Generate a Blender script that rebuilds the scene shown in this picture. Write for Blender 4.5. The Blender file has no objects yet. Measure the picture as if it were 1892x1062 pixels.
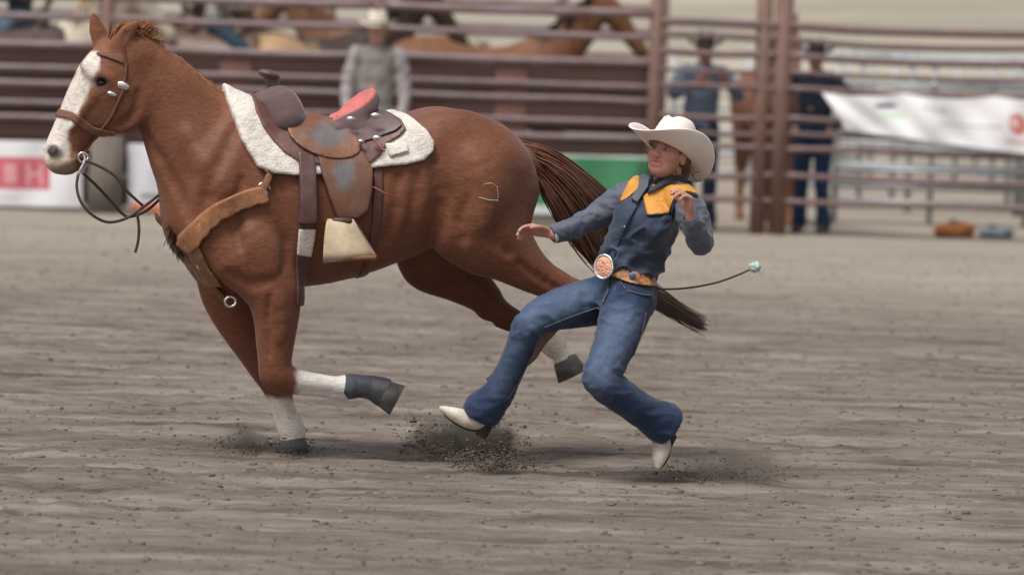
import bpy, math, random
import numpy as np
from mathutils import Matrix, Vector

R = math.radians
rng = np.random.default_rng(7)
random.seed(7)
scene = bpy.context.scene
col = scene.collection

# ------------------------------------------------------------------ camera
FPX, CX, CY = 8600.0, 946.0, 531.0          # focal length and centre in photo pixels
CAM = np.array([0.0, 0.0, 1.90])
PITCH = math.atan(494.0 / FPX)
ROLL = R(1.9)
fw = np.array([0, math.cos(PITCH), -math.sin(PITCH)])
r0 = np.array([1.0, 0, 0]); u0 = np.array([0, math.sin(PITCH), math.cos(PITCH)])
rt = r0 * math.cos(ROLL) + u0 * math.sin(ROLL)
up = -r0 * math.sin(ROLL) + u0 * math.cos(ROLL)
cam_d = bpy.data.cameras.new('camera'); cam = bpy.data.objects.new('camera', cam_d); col.objects.link(cam)
cam_d.sensor_width = 36.0; cam_d.lens = 36.0 * FPX / 1892.0
cam_d.clip_start = 0.5; cam_d.clip_end = 3000
M = Matrix.Identity(4)
for i in range(3):
    M[i][0] = rt[i]; M[i][1] = up[i]; M[i][2] = -fw[i]; M[i][3] = CAM[i]
cam.matrix_world = M
cam_d.dof.use_dof = True; cam_d.dof.focus_distance = 19.6; cam_d.dof.aperture_fstop = 2.6
scene.camera = cam

# ------------------------------------------------------------------ sky, sun, exposure
SUN_EL, SUN_AZ = R(62), R(218)               # azimuth measured clockwise from +Y
world = bpy.data.worlds.new('World'); scene.world = world; world.use_nodes = True
nt = world.node_tree; nt.nodes.clear()
out = nt.nodes.new('ShaderNodeOutputWorld'); bg = nt.nodes.new('ShaderNodeBackground')
sky = nt.nodes.new('ShaderNodeTexSky'); sky.sky_type = 'NISHITA'; sky.sun_disc = False
sky.sun_elevation = SUN_EL; sky.sun_rotation = SUN_AZ; sky.air_density = 1.0; sky.dust_density = 4.0; sky.ozone_density = 1.0
hs = nt.nodes.new('ShaderNodeHueSaturation'); hs.inputs['Saturation'].default_value = 0.30
nt.links.new(sky.outputs[0], hs.inputs['Color']); nt.links.new(hs.outputs[0], bg.inputs['Color'])
bg.inputs['Strength'].default_value = 0.095
nt.links.new(bg.outputs[0], out.inputs['Surface'])
sun_d = bpy.data.lights.new('sun', 'SUN'); sun = bpy.data.objects.new('sun', sun_d); col.objects.link(sun)
sun_d.energy = 2.0; sun_d.angle = R(22); sun_d.color = (1.0, 0.95, 0.88)
sd = Vector((math.sin(SUN_AZ) * math.cos(SUN_EL), math.cos(SUN_AZ) * math.cos(SUN_EL), math.sin(SUN_EL)))
sun.rotation_euler = sd.to_track_quat('Z', 'Y').to_euler(); sun.location = (0, 0, 30)
vs = scene.view_settings
vs.view_transform = 'Standard'; vs.look = 'None'; vs.gamma = 1.0; vs.use_curve_mapping = False
vs.exposure = 0.42
scene.render.resolution_x = 1024; scene.render.resolution_y = 574

# ------------------------------------------------------------------ pixel to place
def P(px, py, Y):
    """point at world depth Y seen at photo pixel (px, py)"""
    d = fw + rt * ((px - CX) / FPX) + up * ((CY - py) / FPX)
    return CAM + d * (Y / d[1])
YH, KH, KX = 20.0, 0.25, 0.24                           # the running horse: its mid plane y = YH + KH (x - XH)
XH = (640 - CX) / 430.0
def H(px, py):
    d = fw + rt * ((px - CX) / FPX) + up * ((CY - py) / FPX)
    t = (YH - KH * XH) / (d[1] - KH * d[0])
    p = CAM + d * t
    return p[0], p[2]
SH = 1 / 430.0
def hworld(V):
    W = V.copy(); W[:, 0] = V[:, 0] - KX * V[:, 1]; W[:, 1] = V[:, 1] + YH + KH * (W[:, 0] - XH); return W
YW = 19.45                                     # the woman's plane
SW = YW / FPX
def W2(px, py):
    p = P(px, py, YW); return p[0], p[2]
def wworld(V):
    W = V.copy(); W[:, 1] += YW; return W

# ------------------------------------------------------------------ noise
_tab = rng.random((32, 32, 32)).astype(np.float32)
def vnoise(p):
    p = np.asarray(p, dtype=np.float64)
    i = np.floor(p).astype(np.int64); f = p - i; f = f * f * (3 - 2 * f)
    i0 = i & 31; i1 = (i + 1) & 31
    o = 0
    for a in (0, 1):
        ia = (i1 if a else i0)[:, 0]; wa = f[:, 0] if a else 1 - f[:, 0]
        for b in (0, 1):
            ib = (i1 if b else i0)[:, 1]; wb = f[:, 1] if b else 1 - f[:, 1]
            for c in (0, 1):
                ic = (i1 if c else i0)[:, 2]; wc = f[:, 2] if c else 1 - f[:, 2]
                o = o + _tab[ia, ib, ic] * wa * wb * wc
    return o
def fbm(p, oct=3):
    o = 0; a = 1.0; t = 0
    p = np.asarray(p, dtype=np.float64)
    for k in range(oct):
        o = o + a * vnoise(p * (2 ** k) + 7.3 * k); t += a; a *= 0.5
    return o / t

# ------------------------------------------------------------------ implicit surfaces
def catmull(pts, n):
    pts = np.asarray(pts, dtype=np.float64)
    if n <= 1 or len(pts) < 3: return pts
    q = np.vstack([2 * pts[0] - pts[1], pts, 2 * pts[-1] - pts[-2]])
    o = []
    for i in range(len(pts) - 1):
        p0, p1, p2, p3 = q[i:i + 4]
        for t in np.linspace(0, 1, n, endpoint=False):
            o.append(0.5 * (2 * p1 + (p2 - p0) * t + (2 * p0 - 5 * p1 + 4 * p2 - p3) * t * t + (3 * p1 - p0 - 3 * p2 + p3) * t ** 3))
    o.append(pts[-1])
    return np.array(o)

def smin(a, b, k):
    if k <= 0: return np.minimum(a, b)
    h = np.clip(0.5 + 0.5 * (b - a) / k, 0, 1)
    return b + (a - b) * h - k * h * (1 - h)
def smax(a, b, k): return -smin(-a, -b, k)

class Field:
    def __init__(s, lo, hi, h):
        s.lo = np.array(lo, dtype=np.float64); s.h = h
        s.n = np.ceil((np.array(hi) - s.lo) / h).astype(int) + 1
        s.ax = [(s.lo[i] + h * np.arange(s.n[i])).astype(np.float32) for i in range(3)]
        s.F = np.full(s.n, 1.0, dtype=np.float32)
    def clone(s, off=0.0):
        o = Field.__new__(Field); o.lo = s.lo.copy(); o.h = s.h; o.n = s.n.copy(); o.ax = list(s.ax); o.F = s.F + np.float32(off); return o
    def rngidx(s, lo, hi):
        a = np.maximum(np.floor((np.asarray(lo) - s.lo) / s.h).astype(int), 0)
        b = np.minimum(np.ceil((np.asarray(hi) - s.lo) / s.h).astype(int) + 1, s.n)
        return a, np.maximum(b, a)
    def grids(s, a, b):
        return (s.ax[0][a[0]:b[0], None, None], s.ax[1][None, a[1]:b[1], None], s.ax[2][None, None, a[2]:b[2]])
    def merge(s, a, b, T, k, op):
        sl = tuple(slice(a[i], b[i]) for i in range(3))
        if op == 'add': s.F[sl] = smin(s.F[sl], T, k)
        elif op == 'sub': s.F[sl] = smax(s.F[sl], -T, k)
        else: s.F[sl] = smax(s.F[sl], T, k)
    def tube(s, pts, k=0.02, n=4, op='add'):
        """pts: (x, y, z, r[, squash of y])"""
        pts = [tuple(p) + (1.0,) * (5 - len(p)) for p in pts]
        q = catmull(pts, n); q[:, 3] = np.maximum(q[:, 3], 0.002); q[:, 4] = np.maximum(q[:, 4], 0.1)
        m = max(k, 0.062) + 3 * s.h
        rr = q[:, 3] * np.maximum(1, q[:, 4]) + m
        lo = (q[:, :3] - rr[:, None]).min(0); hi = (q[:, :3] + rr[:, None]).max(0)
        A, B = s.rngidx(lo, hi)
        if np.any(B <= A): return
        T = np.full(B - A, 1.0, dtype=np.float32)
        for i in range(len(q) - 1):
            p, e = q[i], q[i + 1]
            R_ = max(rr[i], rr[i + 1])
            a, b = s.rngidx(np.minimum(p[:3], e[:3]) - R_, np.maximum(p[:3], e[:3]) + R_)
            a = np.maximum(a, A); b = np.minimum(b, B)
            if np.any(b <= a): continue
            X, Y, Z = s.grids(a, b)
            ba = e[:3] - p[:3]; L2 = max(float(ba @ ba), 1e-12)
            t = np.clip(((X - p[0]) * ba[0] + (Y - p[1]) * ba[1] + (Z - p[2]) * ba[2]) / L2, 0, 1)
            dx = X - p[0] - t * ba[0]; dy = Y - p[1] - t * ba[1]; dz = Z - p[2] - t * ba[2]
            r = p[3] + t * (e[3] - p[3]); ry = r * (p[4] + t * (e[4] - p[4]))
            k0 = np.sqrt((dx * dx + dz * dz) / (r * r) + dy * dy / (ry * ry))
            k1 = np.sqrt((dx * dx + dz * dz) / r ** 4 + dy * dy / ry ** 4) + 1e-6
            d = k0 * (k0 - 1) / k1
            sl = tuple(slice(a[j] - A[j], b[j] - A[j]) for j in range(3))
            T[sl] = np.minimum(T[sl], d)
        s.merge(A, B, T, k, op)
    def ell(s, c, rad, M=None, k=0.02, op='add'):
        """ellipsoid; M columns = its axes"""
        c = np.asarray(c, float); rad = np.asarray(rad, float)
        m = max(rad) + max(k, 0.06) + 3 * s.h
        a, b = s.rngidx(c - m, c + m)
        if np.any(b <= a): return
        X, Y, Z = s.grids(a, b); D = (X - c[0], Y - c[1], Z - c[2])
        if M is None: L = D
        else: L = [D[0] * M[0][j] + D[1] * M[1][j] + D[2] * M[2][j] for j in range(3)]
        k0 = np.sqrt(sum((L[j] / rad[j]) ** 2 for j in range(3)))
        k1 = np.sqrt(sum((L[j] / rad[j] ** 2) ** 2 for j in range(3))) + 1e-6
        s.merge(a, b, (k0 * (k0 - 1) / k1).astype(np.float32), k, op)
    def plane(s, p, nrm, k=0.004):
        """keep the side against nrm"""
        X, Y, Z = s.grids(np.zeros(3, int), s.n)
        T = ((X - p[0]) * nrm[0] + (Y - p[1]) * nrm[1] + (Z - p[2]) * nrm[2]).astype(np.float32)
        s.F = smax(s.F, T, k)
    def sample(s, X, Y, Z):
        """trilinear on the product grid of three axes"""
        def w(ax, v):
            t = np.clip((v - s.lo[ax]) / s.h, 0, s.n[ax] - 1.001); i = t.astype(int); return i, (t - i).astype(np.float32)
        (ix, fx), (iy, fy), (iz, fz) = w(0, X), w(1, Y), w(2, Z)
        G = s.F[ix] * (1 - fx)[:, None, None] + s.F[ix + 1] * fx[:, None, None]
        G = G[:, iy] * (1 - fy)[None, :, None] + G[:, iy + 1] * fy[None, :, None]
        return G[:, :, iz] * (1 - fz)[None, None, :] + G[:, :, iz + 1] * fz[None, None, :]
    def at(s, V):
        t = np.clip((V - s.lo) / s.h, 0, s.n - 1.001); i = t.astype(int); f = t - i
        o = 0
        for a in (0, 1):
            for b in (0, 1):
                for c in (0, 1):
                    w = (f[:, 0] if a else 1 - f[:, 0]) * (f[:, 1] if b else 1 - f[:, 1]) * (f[:, 2] if c else 1 - f[:, 2])
                    o = o + w * s.F[i[:, 0] + a, i[:, 1] + b, i[:, 2] + c]
        return o
    def nets(s, smooth=2):
        V, Q = nets(s.F, s.lo, s.h)
        return relax(V, Q, smooth), Q

def nets(F, lo, h):
    I = F < 0
    c = np.zeros(np.array(F.shape) - 1, dtype=np.int8)
    sh = c.shape
    for a in (0, 1):
        for b in (0, 1):
            for d in (0, 1):
                c += I[a:a + sh[0], b:b + sh[1], d:d + sh[2]]
    act = np.argwhere((c > 0) & (c < 8))
    ids = np.full(sh, -1, dtype=np.int32); ids[act[:, 0], act[:, 1], act[:, 2]] = np.arange(len(act))
    cor = np.array([(a, b, d) for a in (0, 1) for b in (0, 1) for d in (0, 1)])
    vals = np.stack([F[act[:, 0] + a, act[:, 1] + b, act[:, 2] + d] for a, b, d in cor], 1).astype(np.float64)
    acc = np.zeros((len(act), 3)); cnt = np.zeros(len(act))
    for i in range(8):
        for j in range(i + 1, 8):
            if np.abs(cor[i] - cor[j]).sum() != 1: continue
            m = (vals[:, i] < 0) != (vals[:, j] < 0)
            t = vals[m, i] / (vals[m, i] - vals[m, j])
            acc[m] += cor[i] + t[:, None] * (cor[j] - cor[i]); cnt[m] += 1
    V = lo + h * (act + acc / cnt[:, None])
    quads = []
    for ax in range(3):
        e = np.zeros(3, int); e[ax] = 1
        n = F.shape
        A = I[:n[0] - e[0], :n[1] - e[1], :n[2] - e[2]]; B = I[e[0]:, e[1]:, e[2]:]
        ch = np.argwhere(A != B)
        u, v = [(1, 2), (2, 0), (0, 1)][ax]
        ok = (ch[:, u] > 0) & (ch[:, v] > 0) & (ch[:, u] < n[u] - 1) & (ch[:, v] < n[v] - 1)
        ch = ch[ok]
        ins = A[ch[:, 0], ch[:, 1], ch[:, 2]]
        eu = np.zeros(3, int); eu[u] = 1; ev = np.zeros(3, int); ev[v] = 1
        g = lambda q: ids[q[:, 0], q[:, 1], q[:, 2]]
        q = np.stack([g(ch - eu - ev), g(ch - ev), g(ch), g(ch - eu)], 1)
        q[~ins] = q[~ins][:, ::-1]
        quads.append(q)
    Q = np.vstack(quads)
    return V, Q[(Q >= 0).all(1)]

def relax(V, Q, it):
    n = len(V)
    e = np.vstack([Q[:, [0, 1]], Q[:, [1, 2]], Q[:, [2, 3]], Q[:, [3, 0]]])
    a = np.concatenate([e[:, 0], e[:, 1]]); b = np.concatenate([e[:, 1], e[:, 0]])
    cnt = np.maximum(np.bincount(a, minlength=n), 1)[:, None]
    for i in range(it):
        for lam in (0.5, -0.47):
            S = np.stack([np.bincount(a, weights=V[b, k], minlength=n) for k in range(3)], 1) / cnt
            V = V + lam * (S - V)
    return V
def vnormals(V, Q):
    fn = np.cross(V[Q[:, 2]] - V[Q[:, 0]], V[Q[:, 3]] - V[Q[:, 1]])
    N = np.zeros_like(V)
    for k in range(4):
        for c in range(3): N[:, c] += np.bincount(Q[:, k], weights=fn[:, c], minlength=len(V))
    return N / (np.linalg.norm(N, axis=1)[:, None] + 1e-12)

def poly_sd(X, Z, poly):
    """signed distance to a polygon on the product grid X x Z"""
    p = np.asarray(poly, float); GX, GZ = np.meshgrid(X, Z, indexing='ij')
    d = np.full(GX.shape, 1e9); ins = np.zeros(GX.shape, bool)
    for i in range(len(p)):
        a, b = p[i], p[(i + 1) % len(p)]
        e = b - a; t = np.clip(((GX - a[0]) * e[0] + (GZ - a[1]) * e[1]) / max(e @ e, 1e-12), 0, 1)
        d = np.minimum(d, (GX - a[0] - t * e[0]) ** 2 + (GZ - a[1] - t * e[1]) ** 2)
        c = (a[1] > GZ) != (b[1] > GZ)
        with np.errstate(divide='ignore', invalid='ignore'):
            ins ^= c & (GX < (b[0] - a[0]) * (GZ - a[1]) / (b[1] - a[1]) + a[0])
    d = np.sqrt(d); return np.where(ins, -d, d).astype(np.float32)

def wrap(fld, poly, off, h=0.006, side=None, inner=0.012, k=0.005, ylim=0.0, smooth=2):
    """a layer of thickness off lying on fld, with the side-view outline poly (x, z)"""
    p = np.asarray(poly, float)
    lo = np.maximum(p.min(0) - 0.03, [fld.lo[0], fld.lo[2]]); hi = np.minimum(p.max(0) + 0.03, [fld.ax[0][-1], fld.ax[2][-1]])
    X = np.arange(lo[0], hi[0], h); Z = np.arange(lo[1], hi[1], h); Y = np.arange(fld.lo[1], fld.ax[1][-1], h)
    if side == -1: Y = Y[Y < ylim + 0.03]
    if side == 1: Y = Y[Y > ylim - 0.03]
    G = fld.sample(X, Y, Z)
    d = smax(G - off, poly_sd(X, Z, p)[:, None, :], k); d = np.maximum(d, -(G + inner))
    if side == -1: d = np.maximum(d, (Y - ylim)[None, :, None])
    if side == 1: d = np.maximum(d, (ylim - Y)[None, :, None])
    d = np.pad(d.astype(np.float32), 1, constant_values=0.05)
    V, Q = nets(d, np.array([X[0] - h, Y[0] - h, Z[0] - h]), h)
    return relax(V, Q, smooth), Q

# ------------------------------------------------------------------ objects
def tag(o, label=None, cat=None, group=None, kind=None):
    if label: o['label'] = label
    if cat: o['category'] = cat
    if group: o['group'] = group
    if kind: o['kind'] = kind
    return o
def empty(name, loc, label=None, cat=None, group=None):
    o = bpy.data.objects.new(name, None); o.location = loc; o.empty_display_size = 0.1; col.objects.link(o)
    return tag(o, label, cat, group)
def mesh_obj(name, V, Q, mat, parent=None, origin=None, colors=None, smooth=True):
    V = np.asarray(V, float)
    if origin is None: origin = np.array(parent.location) if parent is not None and parent.parent is None else np.zeros(3)
    org = np.asarray(origin, float)
    me = bpy.data.meshes.new(name)
    Q = np.asarray(Q) if not isinstance(Q, list) else Q
    me.from_pydata((V - org).tolist(), [], Q.tolist() if not isinstance(Q, list) else Q)
    if smooth: me.polygons.foreach_set('use_smooth', np.ones(len(me.polygons), bool))
    if colors is not None:
        at = me.color_attributes.new('Col', 'FLOAT_COLOR', 'POINT')
        c = np.ones((len(V), 4), np.float32); c[:, :3] = colors; at.data.foreach_set('color', c.ravel())
    me.update()
    o = bpy.data.objects.new(name, me); col.objects.link(o)
    if mat: me.materials.append(mat)
    if parent is not None: o.parent = parent
    else: o.location = org
    return o
ORG = {}
def part(name, V, Q, mat, parent, colors=None, smooth=True):
    """mesh in world coordinates as a child; parents keep no rotation so offsets only add up"""
    o = parent; org = np.zeros(3)
    while o is not None: org = org + np.array(o.location); o = o.parent
    return mesh_obj(name, V, Q, mat, parent, origin=org, colors=colors, smooth=smooth)

def cyl(p, q, r, r2=None, n=12, caps=True):
    p = np.array(p, float); q = np.array(q, float); r2 = r if r2 is None else r2
    d = (q - p) / np.linalg.norm(q - p)
    a = np.cross(d, [0, 0, 1.0]);
    if np.linalg.norm(a) < 1e-3: a = np.cross(d, [1.0, 0, 0])
    a /= np.linalg.norm(a); b = np.cross(d, a)
    th = np.linspace(0, 2 * np.pi, n, endpoint=False)
    ring = np.cos(th)[:, None] * a + np.sin(th)[:, None] * b
    V = np.vstack([p + r * ring, q + r2 * ring])
    Q = [[i, (i + 1) % n, n + (i + 1) % n, n + i] for i in range(n)]
    if caps: Q += [list(range(n))[::-1], list(range(n, 2 * n))]
    return V, Q
def pipe(pts, r, n=8, sub=6, flat=1.0, taper=None):
    """tube along a smooth path; r scalar or per point"""
    pts = np.asarray(pts, float)
    rr = np.full(len(pts), r) if np.isscalar(r) else np.asarray(r, float)
    q = catmull(np.column_stack([pts, rr]), sub)
    C, rad = q[:, :3], np.maximum(q[:, 3], 0.0005)
    T = np.gradient(C, axis=0); T /= np.linalg.norm(T, axis=1)[:, None] + 1e-12
    a = np.cross(T, [0.05, 1.0, 0.02]); a /= np.linalg.norm(a, axis=1)[:, None] + 1e-12
    b = np.cross(T, a)
    th = np.linspace(0, 2 * np.pi, n, endpoint=False)
    V = (C[:, None, :] + rad[:, None, None] * (np.cos(th)[None, :, None] * a[:, None, :] + flat * np.sin(th)[None, :, None] * b[:, None, :])).reshape(-1, 3)
    m = len(C); Q = []
    for i in range(m - 1):
        for j in range(n):
            Q.append([i * n + j, i * n + (j + 1) % n, (i + 1) * n + (j + 1) % n, (i + 1) * n + j])
    Q += [list(range(n))[::-1], list(range((m - 1) * n, m * n))]
    return V, Q
def box(c, s, bev=0.0, M=None):
    c = np.array(c, float); hx, hy, hz = np.array(s, float) / 2
    b = min(bev, hx * .9, hy * .9, hz * .9)
    if b <= 0:
        V = np.array([(x, y, z) for x in (-hx, hx) for y in (-hy, hy) for z in (-hz, hz)])
        Q = [[0, 1, 3, 2], [4, 6, 7, 5], [0, 4, 5, 1], [2, 3, 7, 6], [0, 2, 6, 4], [1, 5, 7, 3]]
    else:
        V = []; idx = {}
        for ax in range(3):
            for sx in (-1, 1):
                for sy in (-1, 1):
                    for sz in (-1, 1):
                        v = np.array([sx * (hx - b), sy * (hy - b), sz * (hz - b)]); v[ax] += b * (sx, sy, sz)[ax]
                        idx[(ax, sx, sy, sz)] = len(V); V.append(v)
        V = np.array(V); Q = []
        g = lambda ax, *s_: idx[(ax,) + s_]
        for s_ in (-1, 1):
            Q.append([g(0, s_, -1, -1), g(0, s_, 1, -1), g(0, s_, 1, 1), g(0, s_, -1, 1)][::s_])
            Q.append([g(1, -1, s_, -1), g(1, -1, s_, 1), g(1, 1, s_, 1), g(1, 1, s_, -1)][::s_])
            Q.append([g(2, -1, -1, s_), g(2, 1, -1, s_), g(2, 1, 1, s_), g(2, -1, 1, s_)][::s_])
        for a_ in (-1, 1):
            for b_ in (-1, 1):
                Q.append([g(0, a_, b_, -1), g(0, a_, b_, 1), g(1, a_, b_, 1), g(1, a_, b_, -1)][::-a_ * b_])
                Q.append([g(1, -1, a_, b_), g(1, 1, a_, b_), g(2, 1, a_, b_), g(2, -1, a_, b_)][::-a_ * b_])
                Q.append([g(2, a_, -1, b_), g(2, a_, 1, b_), g(0, a_, 1, b_), g(0, a_, -1, b_)][::-a_ * b_])
                for c_ in (-1, 1): Q.append([g(0, a_, b_, c_), g(1, a_, b_, c_), g(2, a_, b_, c_)][::a_ * b_ * c_])
    if M is not None: V = V @ np.array(M).T
    return V + c, Q
def joined(lst):
    Vs, Qs, o = [], [], 0
    for V, Q in lst:
        Vs.append(V); Qs += [[i + o for i in q] for q in Q]; o += len(V)
    return np.vstack(Vs), Qs
def ell_mesh(c, rad, M=None, nu=16, nv=10):
    V = [(0, 0, 1.0)]; Q = []
    for i in range(1, nv):
        ph = math.pi * i / nv
        for j in range(nu):
            th = 2 * math.pi * j / nu; V.append((math.sin(ph) * math.cos(th), math.sin(ph) * math.sin(th), math.cos(ph)))
    V.append((0, 0, -1.0)); L = len(V) - 1
    for j in range(nu):
        Q.append([0, 1 + j, 1 + (j + 1) % nu]); Q.append([L, 1 + (nv - 2) * nu + (j + 1) % nu, 1 + (nv - 2) * nu + j])
        for i in range(nv - 2):
            a = 1 + i * nu; b = a + nu; Q.append([a + j, b + j, b + (j + 1) % nu, a + (j + 1) % nu])
    V = np.array(V) * np.array(rad)
    if M is not None: V = V @ np.array(M).T
    return V + np.array(c), Q
def strands(roots, guides, r0_, r1_, n=9, jit=0.02, wave=0.01, seed=1):
    """hair: each strand follows a blend of guide offsets; returns one mesh of thin three-sided tapers"""
    g = np.random.default_rng(seed); Vs = []; Qs = []; o = 0
    for i, rp in enumerate(roots):
        path = catmull(guides[i % len(guides)], n)[:, :3] if len(guides[i % len(guides)]) > 2 else np.array(guides[i % len(guides)])
        m = len(path); t = np.linspace(0, 1, m)[:, None]
        off = np.array(rp)[None, :] * (1 + 0 * t)
        drift = g.normal(0, jit, 3)[None, :] * t ** 1.3
        wv = np.sin(t * g.uniform(3, 8) + g.uniform(0, 6)) * g.normal(0, wave, 3)[None, :] * t
        cut = g.uniform(0.6, 1.0); C = path + off + drift + wv
        C = C[:max(4, int(m * cut))]; m = len(C); t = np.linspace(0, 1, m)[:, None]
        T = np.gradient(C, axis=0); T /= np.linalg.norm(T, axis=1)[:, None] + 1e-9
        a = np.cross(T, [0.1, 1, 0.3]); a /= np.linalg.norm(a, axis=1)[:, None] + 1e-9; b = np.cross(T, a)
        rad = r0_ + (r1_ - r0_) * t ** 1.5
        for th in (0, 2.094, 4.189): Vs.append(C + rad * (math.cos(th) * a + math.sin(th) * b))
        for q in range(m - 1):
            for s_ in range(3):
                s2 = (s_ + 1) % 3
                Qs.append([o + s_ * m + q, o + s2 * m + q, o + s2 * m + q + 1, o + s_ * m + q + 1])
        o += 3 * m
    return np.vstack(Vs), Qs

# ------------------------------------------------------------------ materials
def lin(r, g, b):
    f = lambda c: (c / 255 / 12.92) if c / 255 <= 0.04045 else ((c / 255 + 0.055) / 1.055) ** 2.4
    return (f(r), f(g), f(b))
def mat(name, color=None, rough=0.7, var=0.15, scale=12.0, bump=0.0, bscale=60.0, spec=0.3, sheen=0.0, stretch=(1, 1, 1), metal=0.0, dirt=None, dirt_amt=0.0, fine=0.0, fscale=150.0, fstretch=(0.22, 1, 1)):
    """colour from the vertex colours when color is None, with procedural variation and relief"""
    m = bpy.data.materials.new(name); m.use_nodes = True; t = m.node_tree; N = t.nodes; L = t.links
    b = N['Principled BSDF']; b.inputs['Roughness'].default_value = rough; b.inputs['Metallic'].default_value = metal
    b.inputs['Specular IOR Level'].default_value = spec
    if sheen: b.inputs['Sheen Weight'].default_value = sheen; b.inputs['Sheen Roughness'].default_value = 0.5
    tc = N.new('ShaderNodeTexCoord'); mp = N.new('ShaderNodeMapping'); mp.inputs['Scale'].default_value = stretch
    L.new(tc.outputs['Object'], mp.inputs['Vector'])
    if color is None:
        src = N.new('ShaderNodeVertexColor'); src.layer_name = 'Col'; c = src.outputs['Color']
    else:
        src = N.new('ShaderNodeRGB'); src.outputs[0].default_value = (*color, 1); c = src.outputs[0]
    nz = N.new('ShaderNodeTexNoise'); nz.inputs['Scale'].default_value = scale; nz.inputs['Detail'].default_value = 5; nz.inputs['Roughness'].default_value = 0.6
    L.new(mp.outputs[0], nz.inputs['Vector'])
    mr = N.new('ShaderNodeMapRange'); mr.inputs['From Min'].default_value = 0.25; mr.inputs['From Max'].default_value = 0.75
    mr.inputs['To Min'].default_value = 1 - var; mr.inputs['To Max'].default_value = 1 + var
    L.new(nz.outputs['Fac'], mr.inputs['Value'])
    mx = N.new('ShaderNodeMix'); mx.data_type = 'RGBA'; mx.blend_type = 'MULTIPLY'; mx.inputs['Factor'].default_value = 1
    L.new(c, mx.inputs[6]); L.new(mr.outputs[0], mx.inputs[7]); c = mx.outputs[2]
    if dirt is not None:
        n2 = N.new('ShaderNodeTexNoise'); n2.inputs['Scale'].default_value = scale * 0.45; n2.inputs['Detail'].default_value = 6
        L.new(mp.outputs[0], n2.inputs['Vector'])
        m2 = N.new('ShaderNodeMapRange'); m2.inputs['From Min'].default_value = 0.5; m2.inputs['From Max'].default_value = 0.72
        m2.inputs['To Max'].default_value = dirt_amt; L.new(n2.outputs['Fac'], m2.inputs['Value'])
        md = N.new('ShaderNodeMix'); md.data_type = 'RGBA'; L.new(m2.outputs[0], md.inputs['Factor']); L.new(c, md.inputs[6]); md.inputs[7].default_value = (*dirt, 1)
        c = md.outputs[2]
    if fine:
        mf = N.new('ShaderNodeMapping'); mf.inputs['Scale'].default_value = fstretch; L.new(tc.outputs['Object'], mf.inputs['Vector'])
        nf = N.new('ShaderNodeTexNoise'); nf.inputs['Scale'].default_value = fscale; nf.inputs['Detail'].default_value = 3; L.new(mf.outputs[0], nf.inputs['Vector'])
        rf = N.new('ShaderNodeMapRange'); rf.inputs['From Min'].default_value = 0.3; rf.inputs['From Max'].default_value = 0.7
        rf.inputs['To Min'].default_value = 1 - fine; rf.inputs['To Max'].default_value = 1 + fine; L.new(nf.outputs['Fac'], rf.inputs['Value'])
        xf = N.new('ShaderNodeMix'); xf.data_type = 'RGBA'; xf.blend_type = 'MULTIPLY'; xf.inputs['Factor'].default_value = 1
        L.new(c, xf.inputs[6]); L.new(rf.outputs[0], xf.inputs[7]); c = xf.outputs[2]
        rr_ = N.new('ShaderNodeMapRange'); rr_.inputs['To Min'].default_value = max(0.2, rough - 0.12); rr_.inputs['To Max'].default_value = min(1, rough + 0.15)
        L.new(nz.outputs['Fac'], rr_.inputs['Value']); L.new(rr_.outputs[0], b.inputs['Roughness'])
    L.new(c, b.inputs['Base Color'])
    if bump:
        nb = N.new('ShaderNodeTexNoise'); nb.inputs['Scale'].default_value = bscale; nb.inputs['Detail'].default_value = 4
        L.new(mp.outputs[0], nb.inputs['Vector'])
        bp = N.new('ShaderNodeBump'); bp.inputs['Strength'].default_value = bump; bp.inputs['Distance'].default_value = 0.01
        L.new(nb.outputs['Fac'], bp.inputs['Height']); L.new(bp.outputs[0], b.inputs['Normal'])
    return m

DUST = lin(150, 138, 124)
M_coat = mat('horse_coat', None, 0.56, 0.15, 7, 0.25, 75, 0.25, 0.12, (0.5, 1, 0.7), dirt=(0.26, 0.12, 0.07), dirt_amt=0.14, fine=0.2, fscale=120)
M_bgcoat = mat('background_coat', None, 0.6, 0.2, 8, 0.1, 60, 0.25)
M_hair = mat('horse_hair', None, 0.5, 0.3, 20, 0, 0, 0.3)
M_hoof = mat('hoof', (0.12, 0.115, 0.11), 0.6, 0.3, 30, 0.1, 80, dirt=DUST, dirt_amt=0.5)
M_boot_grey = mat('neoprene_boot', (0.075, 0.085, 0.10), 0.7, 0.2, 30, 0.1, 200, dirt=DUST, dirt_amt=0.4)
M_wool = mat('pad_wool', (0.72, 0.67, 0.61), 0.95, 0.16, 30, 0.7, 120, 0.1, 0.3, dirt=(0.45, 0.37, 0.30), dirt_amt=0.35)
M_leather = mat('saddle_leather', None, 0.42, 0.22, 22, 0.18, 150, 0.45, dirt=(0.25, 0.20, 0.18), dirt_amt=0.25)
M_suede = mat('seat_suede', None, 0.85, 0.15, 25, 0.2, 200, 0.2, 0.2)
M_tan = mat('tan_leather', None, 0.5, 0.3, 40, 0.3, 120, 0.4, dirt=(0.12, 0.06, 0.035), dirt_amt=0.35)
M_strap = mat('strap_leather', (0.055, 0.032, 0.024), 0.5, 0.25, 40, 0.1, 150, 0.4)
M_silver = mat('silver', (0.72, 0.70, 0.68), 0.28, 0.25, 60, 0.2, 90, 0.5, metal=1.0)
M_copper = mat('buckle_copper', (0.62, 0.33, 0.23), 0.35, 0.35, 150, 0.6, 220, 0.5, metal=0.8)
M_skin = mat('skin', None, 0.5, 0.07, 40, 0.04, 200, 0.35)
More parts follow.
